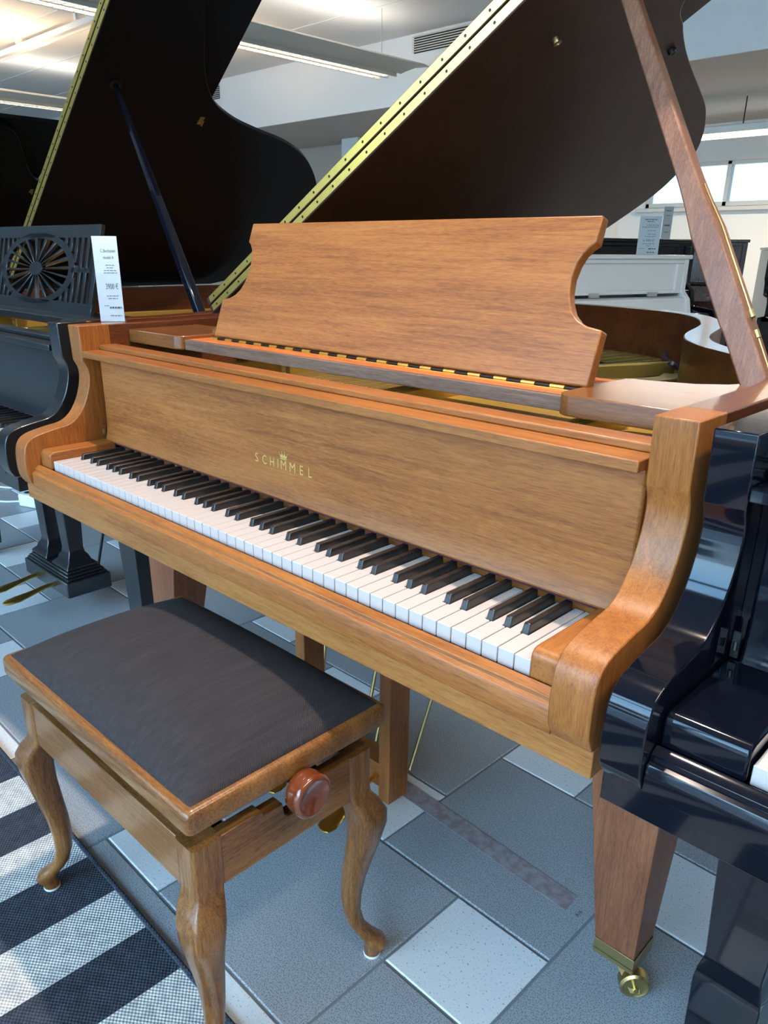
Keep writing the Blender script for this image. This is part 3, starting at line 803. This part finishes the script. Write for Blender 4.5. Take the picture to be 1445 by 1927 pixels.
b.prism([(c0 - .0078, z0), (c0 + .0078, z0), (c0 + .0082, z0 + .0022), (c0 - .0082, z0 + .0022)], lambda x, z: (x, y_, z), lambda x, z: (x, y_ + .0003, z))
zz = [(-.0085, .0032), (-.0110, .0100), (-.0060, .0062), (-.0038, .0125), (0, .0062), (.0038, .0125), (.0060, .0062), (.0110, .0100), (.0085, .0032)]
b.prism([(c0 + x, z0 + z) for x, z in zz], lambda x, z: (x, y_, z), lambda x, z: (x, y_ + .0003, z))
for x, z in ((-.0110, .0108), (-.0038, .0132), (.0038, .0132), (.0110, .0108)):
    b.prism([(c0 + x + .001 * math.cos(q * PI / 4), z0 + z + .001 * math.sin(q * PI / 4)) for q in range(8)], lambda x, z: (x, y_, z), lambda x, z: (x, y_ + .0003, z))
part(b, 'crown_emblem', 'gold_letter', smooth=False)

BN = dict(wood=('black_satin',) * 3, armwood='black_satin', bed='black_satin', lid='black_lid', inner='black_satin', rim='walnut_inner', plate='black_satin', deskwood='black_satin',
          desk='wheel', legs='spade', legwood='black_satin', legpos=[(1.235, .31), (-.02, .31), (.48, 1.42)], lyre='carved', hinge='brass', bumpers=False, latch=(.905, 1.035), angle=38.27, lidout=LID_BLACK, flap=1.055, fine=False,
          stick=((1.245, .56, .965), (.993, .690)), stickmat='black_polish',
          stickprof=[(0, .013, .012), (.3, .013, .012), (.7, .0095, .009), (1.0, .006, .006)])
left, PL = grand('grand_piano', 'satin black grand piano with pierced oval wheel music desk and lid propped high', -1.4718, -.0015, BN)
BN2 = dict(BN); BN2.update(desk='none', lyre='none', legs='none', angle=27.5, stick=((1.245, .56, .965), (1.0, .690)))
far, PF = grand('grand_piano', 'farthest dark grand piano, only its raised lid showing above the wheel desk', -3.31, .145, BN2)
BP = dict(BN); BP.update(wood=('black_polish',) * 3, armwood='black_polish', bed='black_polish', rim='black_polish', lid='black_polish', plate='black_polish', desk='none', lyre='none', legwood='black_polish',
                         legpos=[(-.022, .258), (1.2, .30), (.6, 1.45)], lid_open=False, fine=True, xo=-.1285, xi=-.0845, fhinge='black_satin', felt='felt_blue', spade=.222)
right, PR = grand('grand_piano', 'high gloss black grand piano reflecting the windows at the right edge', 1.4720, -.0185, BP)
# closed front of the gloss piano top
b = MB(); b.X = PR; b.box(-.083, 1.27, .20, .70, .9545, .9835); b.build('front_flap', 'black_polish', right, bevel=.003)

# ------------------------------------------------------------------ piano stool
st = thing('piano_stool', 'brown wooden piano stool with cabriole legs and dark woven seat', 'stool', (.657, -.118, 0))
X0s, X1s, Y0s, Y1s, ZR = .388, .925, -.281, .046, .4345
def leg(cx, cy, sx, sy):
    b = MB(); R = []; zb = .0050 if sy < 0 else 0.0
    P_ = [(.4345, 0, .0235, .3), (.40, 0, .0235, .3), (.365, 0, .0235, .3), (.350, .002, .0232, .35), (.335, .010, .0262, .5), (.315, .017, .0285, .6), (.290, .0185, .0275, .7), (.255, .015, .0245, .8), (.215, .009, .0215, .85),
          (.175, .003, .0190, .9), (.135, .000, .0170, .95), (.100, .001, .0150, 1), (.070, .007, .0140, 1), (.050, .018, .0160, 1), (.036, .028, .0195, 1), (.024, .031, .0195, 1), (.014, .027, .0155, 1), (.004, .026, .0145, 1)]
    n = 20
    for z, d, h, rd in P_:
        ring = []
        for k in range(n):
            a = 2 * PI * k / n + PI / n
            ca_, sa_ = math.cos(a), math.sin(a)
            e = 2 / (2 + (1 - rd) * 7)
            q = (abs(ca_) ** e * math.copysign(1, ca_), abs(sa_) ** e * math.copysign(1, sa_))
            ring.append((cx + sx * d + q[0] * h, cy + sy * d + q[1] * h, z + zb * max(0, 1 - z / .1)))
        R.append(ring)
    b.rings(R); lg = b.build('leg', 'beech_Z', st, bevel=0, angle=50)
    b = MB(); b.lathe([(.0150, 0.0), (.0155, .002), (.0150, .0045)], (cx + sx * .026, cy + sy * .026, zb), (0, 0, 1), 18); b.build('glide', 'plastic_white', lg)
h = .0235
for cx, sx in ((X0s + h, -1), (X1s - h, 1)):
    for cy, sy in ((Y0s + h, -1), (Y1s - h, 1)):
        leg(cx, cy, sx, sy)
zr0 = .352
for y in (Y0s + .003, Y1s - .025):
    b = MB(); b.box(X0s + .045, X1s - .045, y, y + .022, zr0, ZR - .0005); b.build('apron', 'beech_X', st, bevel=.0015)
for k, x in enumerate((X0s + .003, X1s - .025)):
    b = MB()
    if k == 0: b.box(x, x + .022, Y0s + .045, Y1s - .045, zr0, ZR - .0005)
    else:
        ya, yb = Y0s + .045, Y1s - .045
        pts = [(ya, zr0), (yb, zr0), (yb, ZR - .0005), (-.075, ZR - .0005), (-.075, ZR - .006), (-.095, ZR - .006), (-.098, ZR - .03), (-.106, ZR - .036), (-.120, ZR - .036), (-.128, ZR - .03), (-.131, ZR - .008), (-.165, ZR - .008), (-.168, ZR - .0005), (ya, ZR - .0005)]
        b.prism(pts, lambda y, z: (x, y, z), lambda y, z: (x + .022, y, z))
    b.build('apron', 'beech_Y', st, bevel=.0015)
# seat frame: rounded moulding swept round a rectangle
fx0, fx1, fy0, fy1 = .374, .942, -.294, .064
def rr(inset, r, z, n=5):
    pts = []
    for (cx_, cy_, a0) in ((fx1 - r, fy0 + r, -90), (fx1 - r, fy1 - r, 0), (fx0 + r, fy1 - r, 90), (fx0 + r, fy0 + r, 180)):
        for k in range(n + 1):
            a = R_(a0 + 90 * k / n)
            pts.append((cx_ + (r - inset) * math.cos(a), cy_ + (r - inset) * math.sin(a), z))
    return pts
b = MB(); b.rings([rr(.026, .028, .4765), rr(.004, .012, .4765), rr(.001, .010, .4785), rr(0, .009, .482), rr(0, .009, .5035), rr(.0015, .010, .5085), rr(.0045, .012, .5115), rr(.009, .015, .5125), rr(.026, .028, .5125)], cap=False, closed=True)
b.build('seat_frame', 'beech_X', st, angle=60)
# cushion
b = MB(); nx, ny = 36, 26; vs = []; fs = []
cx0, cx1, cy0, cy1 = fx0 + .0115, fx1 - .0115, fy0 + .0115, fy1 - .0115
for j in range(ny + 1):
    for i in range(nx + 1):
        u = -1 + 2 * i / nx; v = -1 + 2 * j / ny
        e = (1 - abs(u) ** 5) ** .5 * (1 - abs(v) ** 4) ** .5
        x = (cx0 + cx1) / 2 + (cx1 - cx0) / 2 * math.sin(u * PI / 2) ** 1; y = (cy0 + cy1) / 2 + (cy1 - cy0) / 2 * math.sin(v * PI / 2)
        u2, v2 = math.sin(u * PI / 2), math.sin(v * PI / 2)
        zz = .5122 + .050 * max(0, (1 - abs(u2) ** 3.2)) ** .62 * max(0, (1 - abs(v2) ** 2.6)) ** .62
        vs.append((x, y, zz))
for j in range(ny):
    for i in range(nx):
        a = j * (nx + 1) + i; fs.append((a, a + 1, a + nx + 2, a + nx + 1))
b.add(vs, fs)
b.box(cx0 + .01, cx1 - .01, cy0 + .01, cy1 - .01, .480, .500)
b.build('seat_cushion', 'seat_cloth', st, angle=180)
# lift mechanism and knob
b = MB()
for x in (.52, .80):
    for (y0, z0_, y1, z1_) in ((-.20, .405, -.03, .474), (-.20, .474, -.03, .405)):
        b.hexa([(x - .002, y0, z0_ - .008), (x + .002, y0, z0_ - .008), (x + .002, y0, z0_ + .004), (x - .002, y0, z0_ + .004)], [(x - .002, y1, z1_ - .008), (x + .002, y1, z1_ - .008), (x + .002, y1, z1_ + .004), (x - .002, y1, z1_ + .004)])
b.tube([(.50, -.116, .440), (.936, -.116, .458)], .005, 10)
b.box(.49, .83, -.21, -.19, .398, .412); b.box(.49, .83, -.04, -.02, .398, .412)
b.box(X0s + .02, X1s - .02, -.215, -.195, .39, .398); b.box(X0s + .02, X1s - .02, -.035, -.015, .39, .398)
b.build('lift_mechanism', 'dark_metal', st)
for yk in (-.116,):
    b = MB(); b.lathe([(.012, 0), (.026, .003), (.031, .010), (.0325, .018), (.031, .024), (.0325, .028), (.0330, .033), (.030, .037), (.026, .0375), (.024, .036), (.010, .0345), (.0001, .034)], (.938, yk, .458), (1, 0, 0), 40)
    b.build('height_knob', 'knob_wood', st, angle=50)

# ------------------------------------------------------------------ price signs
def sign(label, base, right, w, h, lines, group=None, lean=0.0, foot=True):
    base = Vector(base); X = Vector(right).normalized(); Nn = X.cross(Vector((0, 0, 1))).normalized()
    Zd = (Vector((0, 0, 1)) - Nn * lean).normalized()
    o = thing('price_sign', label, 'price sign', tuple(base), 0, group)
    b = MB(); t = .0018
    q = [base - X * (w / 2), base + X * (w / 2), base + X * (w / 2) + Zd * h, base - X * (w / 2) + Zd * h]
    b.hexa([p for p in q], [p - Nn * t for p in q]); b.build('sign_panel', 'acrylic_paper', o, smooth=False)
    if foot:
        b = MB(); q = [base - X * (w / 2), base + X * (w / 2), base + X * (w / 2) - Nn * .02, base - X * (w / 2) - Nn * .02]
        b.hexa(q, [p + Vector((0, 0, .0016)) for p in q]); b.build('sign_foot', 'acrylic_paper', o, smooth=False)
    for (txt, cx_, zf, hh, ww) in lines:
        b = MB()
        if txt is None:      # lines too small to read in the photograph: broken strokes, word by word
            q = -ww / 2; rnd = random.Random(int(zf * 1000))
            while q < ww / 2 - .02:
                e = min(ww / 2, q + .05 + .12 * rnd.random()); p0 = base + X * (cx_ + q) * w + Zd * (zf * h) + Nn * .0006; p1 = base + X * (cx_ + e) * w + Zd * (zf * h) + Nn * .0006
                b.add([p0, p1, p1 + Zd * (hh * .6 * h), p0 + Zd * (hh * .6 * h)], [(0, 1, 2, 3)]); q = e + .025
        else: add_text(b, txt, .01, base + X * cx_ * w + Zd * (zf * h), X, Zd, Nn, width=ww * w if ww else None, height=hh * h, extr=.0006)
        b.build('sign_lettering', 'ink', o, smooth=False)
    return o
sign('clear acrylic price card 3900 € standing on the walnut piano left corner', (-.0925, .223, .9976), (.032, .0405, 0), .054, .183,
     [('C.Bechstein', .10, .815, .038, .60), ('model A', .10, .740, .036, .42), (None, .12, .665, .012, .34), (None, .12, .635, .012, .28), (None, .12, .602, .012, .52), (None, .12, .575, .012, .55),
      ('3900 €', .12, .39, .068, .50), (None, .12, .305, .012, .50), (None, .12, .275, .012, .40), (None, -.18, .19, .012, .18), (None, .18, .160, .034, .48), (None, .16, .07, .014, .46)])

# ------------------------------------------------------------------ things on the floor
def along(name, m, pts, r, label, cat):
    b = MB(); b.tube(catmull(pts, 6), r, 8); return tag(b.build(name, m), label, cat)
so = thing('power_socket', 'small white double power socket block with its looping cable lying on the tiles', 'power socket', (-1.99, .70, 0), R_(20))
b = MB(); b.X = Matrix.Translation((-1.99, .70, 0)) @ Matrix.Rotation(R_(20), 4, 'Z'); b.box(-.055, .055, -.035, .045, .0005, .062); b.build('socket_body', 'plastic_white', so, bevel=.010, seg=3)
b = MB(); b.X = Matrix.Translation((-1.99, .70, 0)) @ Matrix.Rotation(R_(20), 4, 'Z')
for x in (-.026, .026): b.lathe([(.018, 0), (.018, .0012), (.015, .0014)], (x, .005, .0622), (0, 0, 1), 16)
b.build('socket_well', 'felt_black', so)
b = MB(); b.tube(catmull([(-3.4, .40, .0055), (-2.9, .42, .0055), (-2.5, .48, .0055), (-2.17, .60, .0055), (-2.09, .67, .0060), (-2.06, .685, .012), (-2.03, .69, .030)], 6), .005, 8)
b.tube(catmull([(-3.4, .40, .0055), (-3.2, .55, .0055), (-2.8, .62, .0055), (-2.40, .704, .0055), (-2.28, .83, .0055), (-2.18, 1.05, .0055), (-2.0, 1.4, .0055)], 6), .005, 8)
b.build('socket_cable', 'plastic_white', so)
b = MB(); b.hexa([(.60, .402, .0002), (1.121, .371, .0002), (1.119, .417, .0002), (.60, .447, .0002)], [(.60, .402, .0010), (1.121, .371, .0010), (1.119, .417, .0010), (.60, .447, .0010)])
def tape_mat():
    m = bpy.data.materials.new('old_tape'); m.use_nodes = True; nt = m.node_tree; N = nt.nodes; L = nt.links; bs = N['Principled BSDF']
    n = N.new('ShaderNodeTexNoise'); n.inputs['Scale'].default_value = 55; n.inputs['Detail'].default_value = 5; t = N.new('ShaderNodeTexCoord'); L.new(t.outputs['Object'], n.inputs['Vector'])
    r = N.new('ShaderNodeValToRGB'); r.color_ramp.elements[0].position = .4; r.color_ramp.elements[1].position = .6
    r.color_ramp.elements[0].color = (.235, .185, .20, 1); r.color_ramp.elements[1].color = (.30, .29, .30, 1)
    L.new(n.outputs['Fac'], r.inputs[0]); L.new(r.outputs[0], bs.inputs['Base Color']); bs.inputs['Roughness'].default_value = .6; MT['old_tape'] = m
tape_mat()
tag(b.build('tape_strip', 'old_tape', smooth=False), 'worn brownish tape strip stuck on the grey tiles by the lyre', 'tape')

b = MB(); add_text(b, '816', .01, (1.147, .383, .0002), (.05, .999, 0), (-.999, .05, 0), (0, 0, 1), width=.017, height=.007, extr=.0004)
tag(b.build('floor_mark', 'ink', smooth=False), 'tiny dark 816 mark on the tile past the tape end', 'mark')

# ------------------------------------------------------------------ ceiling fittings
def luminaire(label, x, y0, y1, z, group=None, power=9, colr=(1.0, .90, .78), up=7):
    o = thing('ceiling_light', label, 'ceiling light', (x, (y0 + y1) / 2, z), 0, group)
    pr = [(.015, .035), (.10, .060), (.22, .066), (.32, .052), (.37, .026), (.36, .020), (.20, .034), (.06, .016), (.02, .008)]
    b = MB(); b.prism([(x + a, z + c) for a, c in pr], lambda q, zz: (q, y0, zz), lambda q, zz: (q, y1, zz)); b.build('lamp_wing', 'lamp_body', o, bevel=.004)
    b = MB(); b.box(x - .20, x - .185, y0 + .2, y1 - .06, z - .02, z + .05); b.box(x + .005, x + .02, y0 + .2, y1 - .06, z - .02, z + .05); b.box(x - .2, x + .02, y0 + .2, y1 - .06, z + .05, z + .058)
    b.build('lamp_trough', 'lamp_body', o)
    b = MB()
    k = y0 + .25
    while k < y1 - .1:
        b.hexa([(x - .185, k, z - .018), (x + .005, k + .03, z - .018), (x + .005, k + .036, z - .018), (x - .185, k + .006, z - .018)], [(x - .185, k, z + .03), (x + .005, k + .03, z + .03), (x + .005, k + .036, z + .03), (x - .185, k + .006, z + .03)]); k += .075
    b.hexa([(x - .10, y0 + .2, z - .02), (x - .08, y0 + .2, z - .02), (x - .08, y1 - .06, z - .02), (x - .10, y1 - .06, z - .02)], [(x - .10, y0 + .2, z + .005), (x - .08, y0 + .2, z + .005), (x - .08, y1 - .06, z + .005), (x - .10, y1 - .06, z + .005)])
    b.build('louvre', 'alu', o, smooth=False)
    b = MB(); b.tube([(x - .09, y0 + .22, z + .028), (x - .09, y1 - .08, z + .028)], .010, 10); b.build('tube', 'tube_glow', o)
    l = bpy.data.lights.new('lamp_light', 'AREA'); l.shape = 'RECTANGLE'; l.size = .15; l.size_y = y1 - y0 - .35; l.energy = power; l.color = colr
    lo_ = bpy.data.objects.new('lamp_light', l); COL.objects.link(lo_); lo_.parent = o; lo_.location = (-.09, .07, .044)
    l = bpy.data.lights.new('added_uplight', 'AREA'); l.shape = 'RECTANGLE'; l.size = .12; l.size_y = y1 - y0 - .35; l.energy = up; l.color = (1.0, .95, .88)  # upward light added to brighten ceiling and bulkhead, not a lamp of the fitting
    lo_ = bpy.data.objects.new('added_uplight', l); COL.objects.link(lo_); lo_.parent = o; lo_.location = (-.10, .07, .062); lo_.rotation_euler = (R_(180), 0, 0)
    for yy in (y0 + .4, y1 - .35):
        b = MB(); b.tube([(x + .1, yy, z + .1), (x + .1, yy, ZC)], .003, 6); b.build('suspension_wire', 'alu', o)
luminaire('louvred strip light hanging over the gap between the two raised lids', -4.10, 2.98, 5.50, 2.685, 'suspended strip lights')
luminaire('louvred strip light cut by the top left corner of the view', -4.10, .40, 2.90, 2.685, 'suspended strip lights')
luminaire('cream strip light hanging farthest left above the far dark lid', -8.35, 2.3, 5.0, 2.70, 'suspended strip lights')
luminaire('unseen louvred strip light, added as overhead fill, right of the walnut piano keys', 2.5, -1.6, .9, 2.72, 'suspended strip lights', 54)  # out-of-view lamp added for more warm light from above
luminaire('unseen louvred strip light, added as overhead fill, right of the walnut piano tail', 2.5, 1.6, 4.1, 2.72, 'suspended strip lights', 54)  # second added lamp out of view, same overhead fill
tr = thing('track_rail', 'white lighting track running across the ceiling at upper left', 'track light', (-7, 3.45, 3.08))
b = MB(); b.box(-12, -4.4, 3.38, 3.44, 3.04, 3.09); b.box(-12, -4.4, 3.50, 3.52, 3.05, 3.08); b.build('rail', 'white_lacquer', tr, bevel=.004)
b = MB()
for x in (-9.3, -7.5, -6.2): b.box(x, x + .04, 3.36, 3.46, 3.09, 3.14)
b.build('rail_clip', 'white_lacquer', tr)
dl = thing('ceiling_downlight', 'round downlight in the ceiling above the piano stool', 'downlight', (.80, .27, ZC - .03))
MB().lathe([(.06, 0), (.075, 0), (.078, .012), (.078, .03)], (.80, .27, ZC - .03), (0, 0, 1), 28).build('downlight_ring', 'white_lacquer', dl)
l = bpy.data.lights.new('downlight_bulb', 'SPOT'); l.energy = 175; l.color = (1.0, .80, .66); l.spot_size = R_(125); l.spot_blend = .5; l.shadow_soft_size = .035
lo_ = bpy.data.objects.new('downlight_bulb', l); COL.objects.link(lo_); lo_.parent = dl; lo_.location = (0, 0, -.02)
for k, (x, y, lb) in enumerate(((-7.2, 2.9, 'warm spotlight on the ceiling left of the black lid'), (-6.0, 4.3, 'warm spotlight on the ceiling behind the black lid'))):
    o = thing('spotlight', lb, 'spotlight', (x, y, 2.95))
    l = bpy.data.lights.new('spot_bulb', 'AREA'); l.shape = 'DISK'; l.size = .5; l.energy = 16; l.color = (1.0, .72, .42)
    lo_ = bpy.data.objects.new('spot_bulb', l); COL.objects.link(lo_); lo_.parent = o; lo_.location = (0, 0, -.35); lo_.rotation_euler = (R_(180), 0, 0)
    b = MB(); b.lathe([(.05, 0), (.055, .02), (.04, .10), (.01, .14), (.01, .19)], (x, y, 2.95), (0, 0, 1), 20); b.build('spot_body', 'white_lacquer', o)
def vent(label, x0, x1, z0, z1):
    o = thing('wall_vent', label, 'vent', ((x0 + x1) / 2, YB, z0))
    b = MB(); b.box(x0, x1, YB - .004, YB - .001, z0, z1); b.build('vent_back', 'felt_black', o)
    b = MB(); n = 7
    for k in range(n):
        z = z0 + (z1 - z0) * (k + .15) / n; b.hexa([(x0, YB - .03, z), (x1, YB - .03, z), (x1, YB - .005, z + .008), (x0, YB - .005, z + .008)], [(x0, YB - .03, z + .010), (x1, YB - .03, z + .010), (x1, YB - .005, z + .018), (x0, YB - .005, z + .018)])
    b.build('vent_slats', 'alu', o, smooth=False)
vent('slatted air vent high on the white bulkhead over the walnut lid', -4.37, -3.60, 2.97, 3.115)
vent('slatted air vent half hidden behind the black lid tip', -8.5, -7.68, 2.93, 3.08)
pe = thing('pendant_strip_light', 'warm glowing strip light hanging before the far window', 'ceiling light', (-.5, 7.8, 2.22))
b = MB(); b.box(-2.9, 2.0, 7.74, 7.86, 2.20, 2.235); b.build('diffuser', 'tube_glow_warm', pe)
l = bpy.data.lights.new('lamp_light', 'AREA'); l.shape = 'RECTANGLE'; l.size = 4.8; l.size_y = .1; l.energy = 60; l.color = (1, .84, .66)
lo_ = bpy.data.objects.new('lamp_light', l); COL.objects.link(lo_); lo_.parent = pe; lo_.location = (.05, 0, -.025)
b = MB(); b.box(-2.9, 2.0, 7.72, 7.88, 2.236, 2.30); b.build('lamp_body', 'lamp_body', pe, bevel=.006)
for x in (-1.72, 1.2):
    b = MB(); b.tube([(x, 7.8, 2.30), (x, 7.8, 2.54)], .006, 8); b.build('pendant_rod', 'dark_metal', pe)

# ------------------------------------------------------------------ upright pianos
def upright(label, org, ang, w, h, d, m, keys=False, hinges=False):
    o = thing('upright_piano', label, 'upright piano', org, ang)
    T = Matrix.Translation(org) @ Matrix.Rotation(ang, 4, 'Z')
    def mb(): b = MB(); b.X = T; return b
    # front faces local -Y; body x -w/2..w/2
    b = mb(); b.box(-w / 2 - .01, w / 2 + .01, -.015, d * .62 + .01, h - .022, h); b.build('top_lid', m, o, bevel=.004)
    for x in (-w / 2, w / 2 - .035):
        b = mb(); b.prism([(0, 0.04), (0, .60), (-.26, .63), (-.28, .65), (-.28, .745), (-.25, .785), (-.07, .80), (-.045, .90), (0, .945), (0, h - .0225), (d * .62, h - .0225), (d * .62, 0.04)], lambda y, z: (x, y, z), lambda y, z: (x + .035, y, z)); b.build('side_panel', m, o, bevel=.003)
    b = mb(); b.box(-w / 2 + .036, w / 2 - .036, .012, .03, .93, h - .045)
    b.box(-w / 2 + .036, w / 2 - .036, .0, .03, h - .045, h - .0225); b.box(-w / 2 + .036, -w / 2 + .09, .0, .03, .945, h - .045); b.box(w / 2 - .09, w / 2 - .036, .0, .03, .945, h - .045); b.box(-w / 2 + .036, w / 2 - .036, .0, .03, .93, .95)
    b.build('upper_panel', m, o, bevel=.003)
    b = mb(); b.box(-w / 2 + .036, w / 2 - .036, .02, .04, .06, .57); b.build('lower_panel', m, o, bevel=.003)
    b = mb(); b.box(-w / 2 + .036, w / 2 - .036, -.27, .03, .615, .680); b.build('key_bed', m, o, bevel=.003)
    b = mb(); b.box(-w / 2 + .036, w / 2 - .036, d * .6, d * .62, .06, h - .03); b.build('back_panel', m, o)
    b = mb(); b.box(-w / 2, w / 2, -.02, d * .62, 0.0, .06); b.build('plinth', m, o, bevel=.003)
    if keys:
        b = mb(); b.box(-.611, .611, -.25, -.10, .681, .715); b.build('white_keys', 'white_key', o)
        b = mb()
        for c in BK: b.box(c - .611 - .005, c - .611 + .005, -.20, -.10, .7155, .727)
        b.build('black_keys', 'black_key', o)
        b = mb(); b.box(-w / 2 + .036, w / 2 - .036, -.09, -.07, .681, .88); b.build('fallboard', m, o)
    else:
        b = mb(); b.prism([(-.265, .681), (-.265, .735), (-.24, .765), (-.06, .79), (-.035, .905), (.0, .915), (.0, .89), (-.02, .76), (-.22, .745), (-.235, .681)], lambda y, z: (-w / 2 + .037, y, z), lambda y, z: (w / 2 - .037, y, z)); b.build('fallboard', m, o, bevel=.002)
    if hinges:
        for x in (-.45, .0, .45):
            b = mb(); b.box(x - .035, x + .035, -.014, -.001, .917, .940); b.build('hinge', 'alu', o)
    return o, T
aw = R_(90 + 16.6) * -1
# white upright: front faces the camera side, receding to the right
H_ = R_(73.4)
def up_at(label, right_pt, hd, w, h, d, m, **k):
    dirx = Vector((math.sin(hd), math.cos(hd), 0))      # local +X direction
    ang = math.atan2(dirx.y, dirx.x)
    c = Vector((right_pt[0], right_pt[1], 0)) - dirx * (w / 2)
    return upright(label, tuple(c), ang, w, h, d, m, **k)
up_at('white lacquered upright piano standing behind the walnut piano tail', (-.42, 4.05), R_(16.6), 1.46, 1.14, .56, 'white_lacquer', hinges=True)
up_at('black upright piano standing right behind the white upright piano', (-.83, 5.06), R_(16.6), 1.48, 1.237, .60, 'black_polish')
up_at('dark mahogany upright piano seen behind the walnut lid prop', (-.80, 5.95), R_(60), 1.46, 1.25, .56, 'mahogany')
up_at('black upright piano with open white keys at the right edge', (.28, 7.77), R_(60), 1.48, 1.20, .60, 'black_polish', keys=True)
sign('white price card standing on top of the white upright piano', (-.585, 3.84, 1.1405), (.71, .70, 0), .125, .205,
     [(None, 0, .90, .035, .55), (None, 0, .85, .03, .33), (None, .1, .76, .022, .55), (None, 0, .71, .022, .75), (None, .1, .62, .02, .4), (None, .1, .53, .02, .4), (None, .05, .47, .02, .5),
      ('6 490 €', 0, .34, .07, .50), (None, 0, .28, .02, .55), (None, 0, .23, .018, .2), (None, -.28, .16, .018, .3), (None, .2, .14, .05, .35), (None, .15, .05, .04, .35)])
sign('narrower price card standing on the black upright piano behind', (-.90, 4.72, 1.2375), (.45, .89, 0), .075, .20,
     [(None, 0, .86, .04, .5), (None, 0, .72, .03, .4), (None, 0, .40, .08, .6), (None, 0, .2, .04, .4)])
print('objects', len(bpy.data.objects))
